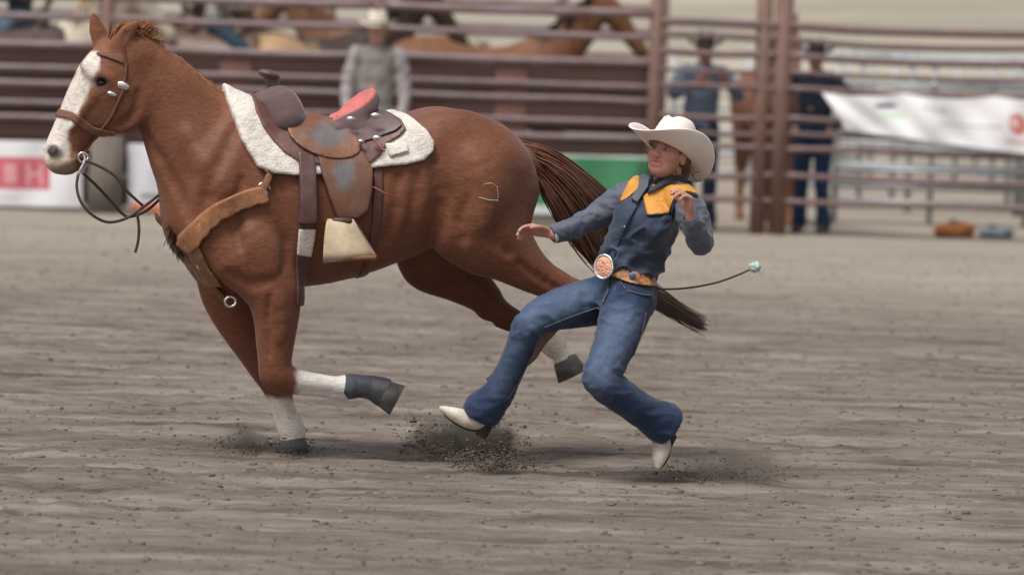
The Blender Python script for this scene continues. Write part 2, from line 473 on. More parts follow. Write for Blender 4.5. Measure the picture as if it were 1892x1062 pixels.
M_denim = mat('denim', None, 0.85, 0.07, 28, 0.25, 420, 0.15, 0.15, dirt=(0.13, 0.13, 0.14), dirt_amt=0.06, fine=0.2, fscale=260, fstretch=(1, 1, 0.3))
M_cloth = mat('shirt_cloth', None, 0.62, 0.10, 30, 0.12, 300, 0.3, 0.15)
M_felt = mat('hat_felt', (0.84, 0.77, 0.70), 0.9, 0.05, 15, 0.08, 250, 0.15, 0.25)
M_bgcloth = mat('background_cloth', None, 0.85, 0.18, 14, 0.15, 60, 0.2)
M_gold = mat('gold_yoke', (0.62, 0.29, 0.055), 0.6, 0.12, 40, 0.15, 250, 0.3)
M_boot = mat('pale_boot', None, 0.6, 0.15, 30, 0.15, 120, 0.3, dirt=DUST, dirt_amt=0.5)
M_eye = mat('eye', None, 0.15, 0.0, 10, 0, 0, 0.6)
M_rope = mat('cord', (0.09, 0.08, 0.075), 0.8, 0.2, 60, 0.2, 300)
M_knot = mat('pale_knot', (0.55, 0.66, 0.62), 0.8, 0.15, 60, 0.4, 150)
M_thread = mat('thread', (0.33, 0.27, 0.20), 0.8, 0.1)
M_white = mat('horse_white', (0.62, 0.58, 0.53), 0.6, 0.1)

# ================================================================== THE SETTING
def ground_material():
    m = bpy.data.materials.new('arena_dirt'); m.use_nodes = True; t = m.node_tree; N = t.nodes; L = t.links
    b = N['Principled BSDF']; b.inputs['Roughness'].default_value = 0.95; b.inputs['Specular IOR Level'].default_value = 0.1
    tc = N.new('ShaderNodeTexCoord')
    def noise(sc, stretch, det=6, rough=0.6):
        mp = N.new('ShaderNodeMapping'); mp.inputs['Scale'].default_value = stretch; L.new(tc.outputs['Object'], mp.inputs['Vector'])
        n = N.new('ShaderNodeTexNoise'); n.inputs['Scale'].default_value = sc; n.inputs['Detail'].default_value = det; n.inputs['Roughness'].default_value = rough
        L.new(mp.outputs[0], n.inputs['Vector']); return n
    n1 = noise(3.2, (0.30, 1.1, 1), 8, 0.68); r1 = N.new('ShaderNodeValToRGB'); L.new(n1.outputs['Fac'], r1.inputs['Fac'])
    e = r1.color_ramp.elements
    e[0].position = 0.32; e[0].color = (0.100, 0.080, 0.068, 1); e[1].position = 0.68; e[1].color = (0.330, 0.280, 0.240, 1)
    x = e.new(0.5); x.color = (0.216, 0.178, 0.152, 1)
    n2 = noise(20, (0.25, 1, 1), 8, 0.75); r2 = N.new('ShaderNodeMapRange'); r2.inputs['From Min'].default_value = 0.25; r2.inputs['From Max'].default_value = 0.75
    r2.inputs['To Min'].default_value = 0.68; r2.inputs['To Max'].default_value = 1.30; L.new(n2.outputs['Fac'], r2.inputs['Value'])
    mx = N.new('ShaderNodeMix'); mx.data_type = 'RGBA'; mx.blend_type = 'MULTIPLY'; mx.inputs['Factor'].default_value = 1
    L.new(r1.outputs[0], mx.inputs[6]); L.new(r2.outputs[0], mx.inputs[7])
    # dry packed strip by the fence, pale grass outside the arena
    sx = N.new('ShaderNodeSeparateXYZ'); L.new(tc.outputs['Object'], sx.inputs[0])
    n3 = noise(0.5, (0.3, 1, 1), 4); ad = N.new('ShaderNodeMath'); ad.operation = 'MULTIPLY_ADD'; ad.inputs[1].default_value = 6.0
    L.new(n3.outputs['Fac'], ad.inputs[0]); L.new(sx.outputs['Y'], ad.inputs[2])
    mr = N.new('ShaderNodeMapRange'); mr.inputs['From Min'].default_value = 33.5; mr.inputs['From Max'].default_value = 39.5; L.new(ad.outputs[0], mr.inputs['Value'])
    m2 = N.new('ShaderNodeMix'); m2.data_type = 'RGBA'; L.new(mr.outputs[0], m2.inputs['Factor']); L.new(mx.outputs[2], m2.inputs[6])
    n4 = noise(1.8, (0.25, 1, 1), 6); r4 = N.new('ShaderNodeValToRGB'); L.new(n4.outputs['Fac'], r4.inputs['Fac'])
    r4.color_ramp.elements[0].position = 0.3; r4.color_ramp.elements[0].color = (0.265, 0.230, 0.192, 1)
    r4.color_ramp.elements[1].position = 0.7; r4.color_ramp.elements[1].color = (0.385, 0.338, 0.285, 1)
    L.new(r4.outputs[0], m2.inputs[7])
    L.new(m2.outputs[2], b.inputs['Base Color'])
    nb = noise(17, (0.8, 1, 1), 11, 0.74); bp = N.new('ShaderNodeBump'); bp.inputs['Strength'].default_value = 1.0; bp.inputs['Distance'].default_value = 0.022
    L.new(nb.outputs['Fac'], bp.inputs['Height']); L.new(bp.outputs[0], b.inputs['Normal'])
    return m
M_ground = ground_material()
def gheight(x, y):
    """worked arena dirt: crumbly, with faint drag lines along x and hoof hollows"""
    p = np.stack([x, y, 0 * x], -1).reshape(-1, 3)
    a = fbm(p * [0.8, 1.6, 1] + 3, 3).reshape(x.shape) - 0.5
    b = fbm(p * [7, 7, 1] + 11, 3).reshape(x.shape)
    c = fbm(p * [13, 15, 1] + 23, 3).reshape(x.shape) - 0.5
    d = vnoise(p * [2.3, 2.3, 1] + 41).reshape(x.shape)
    m = 0.4 + 1.2 * np.clip(fbm(p * [0.5, 0.8, 1] + 61, 2).reshape(x.shape) - 0.2, 0, 1)
    w = 1 - 0.75 * np.clip((y - 33) / 5, 0, 1)
    z = (0.028 * a + m * (0.018 * (np.abs(2 * b - 1)) - 0.006 + 0.026 * c) - 0.024 * np.clip(d - 0.70, 0, 1) / 0.30) * w
    return z * np.clip((46 - y) / 3, 0, 1) * np.clip((8 - np.abs(x)) / 1.5, 0, 1)
gx = np.concatenate([-np.geomspace(7, 900, 26)[::-1], np.arange(-6.6, 6.61, 0.032), np.geomspace(7, 900, 26)])
gy = np.concatenate([-np.geomspace(1, 300, 12)[::-1], np.linspace(0, 13, 20), np.arange(13.2, 24, 0.030), np.arange(24, 44, 0.042), np.geomspace(44.3, 1500, 50)])
GX, GY = np.meshgrid(gx, gy, indexing='ij')
GZ = gheight(GX, GY)
nx_, ny_ = len(gx), len(gy)
ii = (np.arange(nx_ - 1)[:, None] * ny_ + np.arange(ny_ - 1)[None, :]).ravel()
GQ = np.stack([ii, ii + ny_, ii + ny_ + 1, ii + 1], 1)
g_o = mesh_obj('ground', np.stack([GX, GY, GZ], -1).reshape(-1, 3), GQ, M_ground, origin=(0, 0, 0)); tag(g_o, 'grey brown worked dirt of the rodeo arena', kind='structure')

# the dry grass slope beyond the pens
def grass_material():
    m = mat('dry_grass', None, 0.95, 0.3, 0.35, 0.3, 3.0, 0.1, stretch=(0.4, 1, 1), dirt=(0.22, 0.20, 0.155), dirt_amt=0.6)
    return m
hx = np.linspace(-400, 400, 90); hy = np.concatenate([np.linspace(78, 200, 50), np.linspace(210, 900, 30)])
HX, HY = np.meshgrid(hx, hy, indexing='ij')
hp = np.stack([HX, HY, 0 * HX], -1).reshape(-1, 3)
HZ = -0.4 + 0.11 * (HY - 78) + 0.0 * HX + np.clip((HY - 78) / 30, 0, 1) * (3.0 * (fbm(hp / 40.0, 3).reshape(HX.shape) - 0.5) + 0.6 * (fbm(hp / 5.0, 2).reshape(HX.shape) - 0.5))
ii = (np.arange(len(hx) - 1)[:, None] * len(hy) + np.arange(len(hy) - 1)[None, :]).ravel()
hc = np.array([0.36, 0.325, 0.265]) * (0.8 + 0.4 * fbm(hp * [0.05, 0.2, 1], 3))[:, None]
h_o = mesh_obj('hillside', np.stack([HX, HY, HZ], -1).reshape(-1, 3), np.stack([ii, ii + len(hy), ii + len(hy) + 1, ii + 1], 1), grass_material(), origin=(0, 0, 0), colors=hc)
tag(h_o, 'pale dry grass hillside rising behind the pens', kind='structure')

# ------------------------------------------------------------------ clods lying on the dirt
phi = (1 + 5 ** 0.5) / 2
ICO = np.array([(-1, phi, 0), (1, phi, 0), (-1, -phi, 0), (1, -phi, 0), (0, -1, phi), (0, 1, phi), (0, -1, -phi), (0, 1, -phi), (phi, 0, -1), (phi, 0, 1), (-phi, 0, -1), (-phi, 0, 1)]) / math.sqrt(1 + phi * phi)
ICF = np.array([(0, 11, 5), (0, 5, 1), (0, 1, 7), (0, 7, 10), (0, 10, 11), (1, 5, 9), (5, 11, 4), (11, 10, 2), (10, 7, 6), (7, 1, 8), (3, 9, 4), (3, 4, 2), (3, 2, 6), (3, 6, 8), (3, 8, 9), (4, 9, 5), (2, 4, 11), (6, 2, 10), (8, 6, 7), (9, 8, 1)])
M_clod = mat('clod_dirt', None, 0.95, 0.2, 30, 0.4, 90, 0.1)
def clods(name, pos, size, flat, seed, colr=None):
    g = np.random.default_rng(seed); n = len(pos)
    S = size[:, None, None] * g.uniform(0.6, 1.3, (n, 12, 1)) * np.stack([g.uniform(0.8, 1.7, n), g.uniform(0.8, 1.2, n), flat * g.uniform(0.7, 1.2, n)], 1)[:, None, :]
    th = g.uniform(0, 6.28, n); c, s = np.cos(th), np.sin(th)
    B = ICO[None] * np.ones((n, 1, 1)); X = B[..., 0] * c[:, None] - B[..., 1] * s[:, None]; Y = B[..., 0] * s[:, None] + B[..., 1] * c[:, None]
    V = np.stack([X, Y, B[..., 2]], -1) * S + pos[:, None, :]
    F = (ICF[None] + 12 * np.arange(n)[:, None, None]).reshape(-1, 3)
    tone = g.uniform(0.65, 1.1, n)
    C = np.repeat((np.array([0.190, 0.160, 0.139]) if colr is None else np.array(colr))[None] * tone[:, None], 12, 0)
    return mesh_obj(name, V.reshape(-1, 3), F, M_clod, origin=(0, 0, 0), colors=C, smooth=True)
n = 20000
cy = 14.5 + (40 - 14.5) * rng.random(n) ** 1.35; cx = (rng.random(n) - 0.5) * 2 * (0.118 * cy + 0.35)
cs = 0.003 + 0.012 * rng.random(n) ** 4
cz = gheight(cx, cy)
tag(clods('dirt_clods', np.stack([cx, cy, cz + cs * 0.05], -1), cs, 0.75, 3), 'loose crumbled clods scattered over the arena dirt', kind='stuff')

# ------------------------------------------------------------------ fences
YF = 43.0; ZF = FPX / YF                      # px per metre at the fence
def fz(py): return 1.90 - (py - 37.0) / ZF     # height of a rail seen at photo row py (middle column)
def fxx(px): return P(px, 300, YF)[0]
M_rail = mat('rail_paint', (0.21, 0.155, 0.16), 0.32, 0.2, 6, 0.1, 40, 0.5, dirt=(0.15, 0.065, 0.04), dirt_amt=0.5)
M_railr = mat('rail_paint_worn', (0.165, 0.108, 0.104), 0.45, 0.25, 6, 0.1, 40, 0.5, dirt=(0.16, 0.075, 0.05), dirt_amt=0.6)
M_board = mat('fence_board', None, 0.75, 0.22, 3, 0.25, 30, 0.25, stretch=(0.25, 1, 2.5), dirt=(0.16, 0.115, 0.10), dirt_amt=0.4)
M_post = mat('post_rust', (0.165, 0.10, 0.082), 0.7, 0.25, 5, 0.2, 40, 0.3, dirt=(0.20, 0.10, 0.06), dirt_amt=0.5)
M_wood = mat('weathered_wood', (0.17, 0.145, 0.125), 0.9, 0.3, 9, 0.4, 40, 0.2, stretch=(3, 3, 0.4))
M_galv = mat('galvanised', (0.36, 0.38, 0.40), 0.45, 0.25, 6, 0.1, 40, 0.5, metal=0.4, dirt=(0.22, 0.19, 0.16), dirt_amt=0.5)
fence = empty('board_fence', (fxx(446), YF, 0), 'brown pipe and board fence behind the running horse', 'fence')
PX_L = [-315, 190, 690, 1205]
def rail(parent, x0, x1, z, y, r, m, bow=0.012, name='rail'):
    n = 5; t = np.linspace(0, 1, n)
    q = np.stack([x0 + (x1 - x0) * t, y + 0 * t + rng.normal(0, 0.004, n), z - bow * np.sin(np.pi * t) * rng.uniform(-0.4, 1.2) + rng.normal(0, 0.003, n)], 1)
    V, Q = pipe(q, r, 10, 3); return part(name, V, Q, m, parent)
for i in range(3):
    x0, x1 = fxx(PX_L[i]), fxx(PX_L[i + 1])
    for py, r in ((18, 0.042), (60, 0.032), (110, 0.034), (153, 0.028), (181, 0.030), (219, 0.027), (247, 0.030)):
        rail(fence, x0, x1, fz(py) + rng.normal(0, 0.004), YF, r, M_rail)
    for pa, pb in ((115, 150), (186, 217), (252, 287), (295, 345), (352, 404)):
        za, zb = fz(pa), fz(pb); V, Q = box(((x0 + x1) / 2, YF + 0.075, (za + zb) / 2), (x1 - x0 - 0.02, 0.045, za - zb), 0.006)
        c = np.array([0.175, 0.105, 0.092]) * rng.uniform(0.85, 1.12)
        part('board', V, Q, M_board, fence, colors=np.repeat(c[None], len(V), 0))
for px in PX_L:
    V, Q = cyl((fxx(px), YF + 0.02, -0.2), (fxx(px), YF + 0.02, 2.35), 0.066, n=16); part('post', V, Q, M_post, fence)
for px in (430, 940):
    V, Q = box((fxx(px), YF + 0.035, 0.78), (0.30, 0.03, 1.50), 0.006)
    part('board', V, Q, M_board, fence, colors=np.repeat(np.array([[0.20, 0.105, 0.09]]), len(V), 0))
cw = empty('chute_wall', (fxx(446), YF + 1.5, 0), 'dark boarded chute wall seen in the gaps of the brown fence', 'wall')
for i in range(3):
    x0, x1 = P(PX_L[i], 300, YF + 1.5)[0], P(PX_L[i + 1], 300, YF + 1.5)[0]
    for k in range(5):
        V, Q = box(((x0 + x1) / 2, YF + 1.5, 0.15 + 0.275 * k), (x1 - x0 - 0.012, 0.05, 0.262), 0.006)
        part('board', V, Q, M_board, cw, colors=np.repeat(np.array([[0.055, 0.034, 0.028]]) * rng.uniform(0.7, 1.3), len(V), 0))
pf = empty('pipe_fence', (fxx(1690), YF, 0), 'open brown pipe fence carrying the sagging white banner', 'fence')
PX_R = [1205, 1440, 1945]
for i in range(2):
    x0, x1 = fxx(PX_R[i]), fxx(PX_R[i + 1])
    for py, r in ((31, 0.040), (57, 0.030), (86, 0.034), (118, 0.022), (148, 0.028), (202, 0.029), (230, 0.020), (258, 0.029), (308, 0.029), (356, 0.029)):
        rail(pf, x0 + 0.005, x1 - 0.005, fz(py) + rng.normal(0, 0.006), YF + 0.003, r, M_railr, 0.03)
for px, w in ((1404, 0.075), (1440, 0.085), (1945, 0.066)):
    V, Q = cyl((fxx(px), YF + 0.04, -0.2), (fxx(px), YF + 0.04, 2.4), w, n=16); part('post', V, Q, M_post, pf)
# wooden post carrying the banners on the left
V, Q = cyl((fxx(198), YF - 0.14, -0.1), (fxx(198) + 0.01, YF - 0.14, fz(274)), 0.165, 0.155, n=14)
tag(mesh_obj('gate_post', V, Q, M_wood, origin=(fxx(198), YF - 0.14, 0)), 'short thick grey post between the two low white banners', 'post')
# galvanised stock panels in the pens behind
def stock_panel(pxa, Y, width, yaw, lab, zs=(0.28, 0.50, 0.74, 1.0, 1.28, 1.60)):
    base = P(pxa, 300, Y); e = empty('stock_panel', (base[0], Y, 0), lab, 'fence panel', 'grey stock panels in the pens behind the fence')
    dx, dy = math.cos(yaw) * width, math.sin(yaw) * width
    for z in zs:
        V, Q = cyl((base[0], Y, z), (base[0] + dx, Y + dy, z + rng.normal(0, 0.02)), 0.026, n=8); part('rail', V, Q, M_galv, e)
    for t in (0.0, 0.5, 1.0):
        V, Q = cyl((base[0] + dx * t, Y + dy * t + 0.03, 0), (base[0] + dx * t, Y + dy * t + 0.03, 1.68), 0.03, n=8); part('post', V, Q, M_galv, e)
stock_panel(1470, 49.0, 2.4, 0.05, 'grey stock panel directly behind the sagging banner, nearest row left end')
stock_panel(1880, 49.2, 2.4, -0.06, 'grey stock panel at the far right edge behind the pipe fence')
stock_panel(1380, 56.0, 3.0, 0.10, 'farther grey stock panel seen low between the standing people')
stock_panel(1765, 56.5, 3.0, -0.04, 'farther grey stock panel low under the sagging banner')
stock_panel(1240, 52.0, 2.2, 0.22, 'grey stock panel slanting away behind the person in blue shirt')
stock_panel(1560, 64.0, 3.6, 0.0, 'most distant grey stock panel at the foot of the hill')

rf = empty('alley_fence', (fxx(500), 51.0, 0), 'farther brown rail fence on the other side of the horse alley', 'fence')
for px0, px1 in ((-260, 170), (170, 600), (600, 1030), (1030, 1215)):
    x0, x1 = P(px0, 300, 51.0)[0], P(px1, 300, 51.0)[0]
    for z in (0.5, 0.9, 1.25, 1.55, 1.82, 2.08): rail(rf, x0, x1, z, 51.0, 0.034, M_rail)
    V, Q = cyl((x1, 51.05, -0.2), (x1, 51.05, 2.3), 0.07, n=12); part('post', V, Q, M_post, rf)
DZ = (0.22, 0.38, 0.54, 0.72, 0.92, 1.14, 1.38, 1.62)
stock_panel(1545, 46.2, 1.9, 0.03, 'close-railed grey panel just behind the left half of the sagging banner', DZ)
stock_panel(1915, 46.0, 2.0, 0.05, 'close-railed grey panel cut off by the right edge of the picture', DZ)
stock_panel(1650, 52.5, 2.6, -0.03, 'grey panel in the second row behind the middle of the sagging banner', DZ)

# ------------------------------------------------------------------ banners
M_vinyl = mat('banner_vinyl', None, 0.45, 0.04, 6, 0.0, 20, 0.4)
def banner(name, corners, Y, label, paint, nx=60, nz=24, wav=0.012, seed=0, sag=0.0, thick=0.006):
    """corners in photo pixels: top left, top right, bottom right, bottom left"""
    tl, tr, br, bl = [P(a, b, Y) for a, b in corners]
    U, Wv = np.meshgrid(np.linspace(0, 1, nx), np.linspace(0, 1, nz), indexing='ij')
    u = U[..., None]; w = Wv[..., None]
    p = (tl * (1 - u) + tr * u) * (1 - w) + (bl * (1 - u) + br * u) * w
    p[..., 1] += wav * (np.sin(U * 17 + Wv * 3 + seed) + 0.6 * np.sin(U * 31 - Wv * 5))
    p[..., 2] += -sag * np.abs(np.sin(U * np.pi * 2.4 + 0.3)) * (1 - Wv)
    c = paint(U, Wv)
    back = p.copy(); back[..., 1] += thick
    V = np.concatenate([p.reshape(-1, 3), back.reshape(-1, 3)]); n = nx * nz
    ii = (np.arange(nx - 1)[:, None] * nz + np.arange(nz - 1)[None, :]).ravel()
    Q = np.stack([ii, ii + 1, ii + nz + 1, ii + nz], 1).tolist()
    Q += [[q + n for q in f[::-1]] for f in Q]
    ring = [i * nz for i in range(nx)] + [(nx - 1) * nz + j for j in range(1, nz)] + [i * nz + nz - 1 for i in range(nx - 2, -1, -1)] + [j for j in range(nz - 2, 0, -1)]
    for a, b in zip(ring, ring[1:] + ring[:1]): Q.append([a, b, b + n, a + n])
    base = p.reshape(-1, 3).mean(0); base[2] = p[..., 2].min()
    o = mesh_obj(name, V, Q, M_vinyl, origin=base, colors=np.vstack([c.reshape(-1, 3), np.full((n, 3), 0.7)]))
    return tag(o, label, 'banner')
WHT = np.array([0.80, 0.80, 0.82])
def rect(c, U, W, u0, u1, w0, w1, colr, a=1.0):
    m = ((U >= u0) & (U <= u1) & (W >= w0) & (W <= w1))[..., None]
    return np.where(m, c * (1 - a) + np.array(colr) * a, c)
def ellm(c, U, W, u, w, ru, rw, colr, a=1.0):
    m = ((((U - u) / ru) ** 2 + ((W - w) / rw) ** 2) < 1)[..., None]
    return np.where(m, c * (1 - a) + np.array(colr) * a, c)
def paint_red(U, W):
    c = np.ones(U.shape + (3,)) * WHT
    c = rect(c, U, W, 0.18, 0.80, 0.245, 0.745, (0.60, 0.13, 0.17))
    for u0_, u1_, w0_, w1_ in ((0.52, 0.60, 0.34, 0.66), (0.655, 0.685, 0.33, 0.67), (0.735, 0.765, 0.33, 0.67), (0.685, 0.735, 0.46, 0.53), (0.45, 0.475, 0.33, 0.67), (0.40, 0.45, 0.60, 0.67), (0.25, 0.28, 0.33, 0.67), (0.32, 0.35, 0.33, 0.67), (0.28, 0.32, 0.33, 0.40)):
        c = rect(c, U, W, u0_, u1_, w0_, w1_, (0.72, 0.36, 0.38))
    return rect(c, U, W, 0.35, 0.62, 0.85, 0.89, (0.55, 0.55, 0.62))
banner('banner', [(-150, 257), (151, 263), (152, 384), (-150, 377)], YF - 0.08, 'low white banner with a red lettered block at the left edge', paint_red, nx=180, nz=60)
def paint_orange(U, W):
    c = np.ones(U.shape + (3,)) * np.array([0.70, 0.71, 0.76])
    c = rect(c, U, W, 0.02, 0.98, 0.88, 0.98, (0.72, 0.20, 0.07)); c = rect(c, U, W, 0.12, 0.95, 0.74, 0.80, (0.30, 0.30, 0.33))
    return ellm(c, U, W, 0.62, 0.22, 0.18, 0.13, (0.65, 0.16, 0.12))
banner('banner', [(236, 266), (420, 272), (420, 396), (236, 390)], YF - 0.08, 'low pale banner with an orange stripe behind the horse chest', paint_orange, nx=60, nz=40)
def paint_green(U, W):
    c = np.ones(U.shape + (3,)) * np.array([0.055, 0.22, 0.105])
    c = rect(c, U, W, 0, 1, 0.0, 0.035, (0.45, 0.55, 0.47)); c = rect(c, U, W, 0, 1, 0.84, 1.0, (0.62, 0.66, 0.64))
    return rect(c, U, W, 0.94, 1.0, 0.035, 0.84, (0.04, 0.13, 0.07))
banner('banner', [(800, 281), (1200, 290), (1200, 402), (800, 394)], YF - 0.08, 'low green banner with white lower edge behind the horse tail', paint_green, nx=80, nz=40)
def paint_white(U, W):
    c = np.ones(U.shape + (3,)) * np.array([0.88, 0.88, 0.90])
    c = ellm(c, U, W, 0.27, 0.25, 0.055, 0.05, (0.06, 0.07, 0.13)); c = rect(c, U, W, 0.24, 0.31, 0.20, 0.23, (0.06, 0.07, 0.13))
    c = ellm(c, U, W, 0.29, 0.47, 0.06, 0.06, (0.62, 0.80, 0.58))
    c = rect(c, U, W, 0.44, 0.56, 0.24, 0.28, (0.30, 0.34, 0.45)); c = rect(c, U, W, 0.46, 0.55, 0.33, 0.35, (0.45, 0.48, 0.56))
    c = rect(c, U, W, 0.50, 0.80, 0.54, 0.58, (0.52, 0.53, 0.58)); c = rect(c, U, W, 0.47, 0.76, 0.66, 0.69, (0.58, 0.58, 0.62)); c = rect(c, U, W, 0.50, 0.79, 0.78, 0.81, (0.52, 0.53, 0.58))
    c = ellm(c, U, W, 0.885, 0.46, 0.045, 0.2, (0.66, 0.22, 0.20)); c = ellm(c, U, W, 0.87, 0.44, 0.02, 0.08, (0.80, 0.62, 0.60))
    c = rect(c, U, W, 0.82, 0.95, 0.76, 0.82, (0.72, 0.45, 0.42))
    return c
banner('banner', [(1518, 169), (1925, 181), (1925, 290), (1566, 241)], YF - 0.07, 'large white banner sagging from the right pipe fence', paint_white, nx=130, nz=60, wav=0.018, seed=2, sag=0.035)

# ================================================================== THE RUNNING HORSE
def hp(px, py, dy, rpx, s=1.0):
    x, z = H(px, py); return (x + KX * dy, dy, z, rpx * SH, s)
def hs_(px, py, dy, rpx, s=1.0):               # one of a mirrored pair, drawn where the near one shows
    x, z = H(px, py); return (x - KX * abs(dy), dy, z, rpx * SH, s)
x0h, z0h = H(60, 870); x1h, z1h = H(1085, 15)
FH = Field((x0h, -0.42, z0h - 0.05), (x1h, 0.42, z1h), 0.0085)
# trunk
FH.tube([hp(380, 432, 0, 56, 1.0), hp(404, 405, 0, 98, 0.78), hp(442, 388, 0, 138, 0.68), hp(500, 375, 0, 159, 0.72), hp(600, 379, 0, 142, 0.87),
         hp(700, 360, 0, 131, 0.94), hp(780, 328, 0, 123, 0.98), hp(845, 322, 0, 115, 1.0), hp(892, 328, 0, 94, 1.08), hp(930, 340, 0, 58, 1.3)], 0.02, 6)
# neck
FH.tube([hp(428, 330, 0, 114, 0.68), hp(392, 298, 0, 107, 0.62), hp(340, 226, 0, 80, 0.54), hp(300, 172, 0, 68, 0.50), hp(260, 132, 0, 57, 0.52), hp(234, 112, 0, 48, 0.62)], 0.07, 6)
FH.tube([hp(443, 212, 0, 26, 1.6), hp(400, 192, 0, 24, 0.9), hp(350, 155, 0, 20, 0.8), hp(300, 115, 0, 16, 0.8), hp(262, 86, 0, 14, 1)], 0.05, 4)
# head
FH.tube([hp(236, 105, 0, 48, 0.72), hp(204, 142, 0, 58, 0.74), hp(182, 180, 0, 55, 0.70), hp(156, 217, 0, 45, 0.72), hp(134, 248, 0, 38, 0.72), hp(118, 276, 0, 33, 0.82), hp(110, 291, 0, 27, 0.95)], 0.03, 6)
for s in (-1, 1):
    x, z = H(222, 198); FH.ell((x - KX * 0.062, s * 0.062, z), (0.108, 0.03, 0.115), k=0.05)                 # jowl
    if s < 0: FH.tube([hs_(160, 122, s * 0.07, 10), hs_(178, 138, s * 0.084, 11), hs_(200, 146, s * 0.084, 9)], 0.03)   # brow over the eye
    x, z = H(190, 152); FH.ell((x - KX * 0.098, s * 0.098, z), (0.024, 0.012, 0.016), k=0.012, op='sub')
    FH.tube([hs_(178, 176, s * 0.082, 7), hs_(150, 212, s * 0.074, 6), hs_(135, 235, s * 0.062, 5)], 0.025)                    # facial crest
    x, z = H(102, 276); FH.ell((x - KX * 0.062, s * 0.062, z), (0.028, 0.022, 0.024), k=0.02)
    x, z = H(98, 277); FH.ell((x - KX * 0.086, s * 0.086, z), (0.012, 0.018, 0.020), k=0.01, op='sub')                                   # nostril
    FH.tube([hs_(102, 300, s * 0.03, 13), hs_(120, 300, s * 0.045, 11), hs_(140, 292, s * 0.05, 10)], 0.015)                    # lips
    x, z = H(128, 289); FH.ell((x - KX * 0.085, s * 0.085, z), (0.045, 0.02, 0.006), k=0.008, op='sub')
FH.tube([hp(108, 307, 0, 13, 1.6), hp(128, 308, 0, 14, 1.5), hp(150, 292, 0, 13, 1.6)], 0.02)                                # chin
# ears: far one pricked up, near one turned back
FH.tube([hp(186, 84, 0.055, 16, 0.7), hp(178, 58, 0.06, 15, 0.6), hp(172, 36, 0.062, 9, 0.6), hp(169, 24, 0.062, 3, 0.6)], 0.02)
FH.tube([hp(222, 82, -0.055, 16, 0.7), hp(236, 62, -0.065, 15, 0.6), hp(250, 48, -0.068, 9, 0.6), hp(258, 42, -0.068, 3, 0.6)], 0.02)
x, z = H(232, 64); FH.ell((x - 0.01, -0.098, z), (0.018, 0.02, 0.035), k=0.008, op='sub')
# shoulder, breast and haunch masses
for s in (-1, 1):
    FH.tube([hs_(452, 250, s * 0.10, 40, 0.7), hs_(420, 330, s * 0.150, 48, 0.6), hs_(404, 420, s * 0.160, 48, 0.6), hs_(436, 470, s * 0.165, 50, 0.7)], 0.06)
    FH.tube([hs_(500, 400, s * 0.185, 40, 0.6), hs_(490, 455, s * 0.19, 48, 0.6), hs_(495, 510, s * 0.18, 38, 0.7)], 0.05)
    x, z = H(392, 458); FH.ell((x - KX * 0.09, s * 0.09, z), (0.088, 0.09, 0.14), k=0.04)
    x, z = H(840, 255); FH.ell((x - KX * 0.15, s * 0.15, z), (0.20, 0.10, 0.13), k=0.06)
# near foreleg: folded, cannon thrown back
FH.tube([hp(470, 470, -0.155, 66, 0.75), hp(505, 525, -0.17, 52, 0.85), hp(514, 570, -0.175, 42, 0.9), hp(513, 625, -0.175, 34, 0.95), hp(512, 668, -0.175, 30, 1), hp(518, 690, -0.175, 30, 1), hp(535, 700, -0.172, 24, 1)], 0.045, 5)
FH.tube([hp(522, 690, -0.172, 26, 1), hp(550, 696, -0.17, 21, 1), hp(590, 702, -0.165, 18.5, 1.0), hp(625, 707, -0.162, 18.5, 1), hp(648, 708, -0.16, 23, 1), hp(672, 708, -0.158, 19, 1), hp(698, 714, -0.156, 20, 1.1)], 0.02, 5)
# far foreleg: planted
FH.tube([hp(420, 480, 0.14, 66, 0.8), hp(420, 545, 0.15, 52, 0.85), hp(440, 600, 0.155, 41, 0.9), hp(468, 652, 0.155, 33, 0.95), hp(492, 690, 0.155, 30, 1), hp(505, 718, 0.155, 25, 1), hp(515, 755, 0.155, 19, 1), hp(525, 785, 0.155, 20, 1), hp(533, 800, 0.155, 23, 1), hp(538, 815, 0.155, 19, 1), hp(536, 828, 0.155, 22, 1)], 0.045, 5)
# near hind leg: driving back
FH.tube([hp(888, 315, -0.12, 92, 0.85), hp(886, 390, -0.15, 84, 0.8), hp(905, 440, -0.165, 66, 0.8), hp(950, 476, -0.165, 48, 0.8), hp(1000, 510, -0.16, 34, 0.8), hp(1040, 531, -0.155, 28, 0.8), hp(1044, 552, -0.152, 25, 0.85), hp(1018, 580, -0.15, 19, 0.95), hp(988, 616, -0.15, 18, 1), hp(968, 642, -0.15, 22, 1), hp(952, 666, -0.15, 18.5, 1), hp(942, 684, -0.15, 21, 1)], 0.05, 5)
FH.tube([hp(860, 400, -0.15, 66, 0.8), hp(846, 440, -0.16, 42, 0.8), hp(880, 462, -0.165, 36, 0.8)], 0.05)
FH.tube([hp(948, 352, -0.11, 46, 0.9), hp(936, 412, -0.14, 44, 0.8), hp(955, 462, -0.155, 32, 0.7)], 0.05)
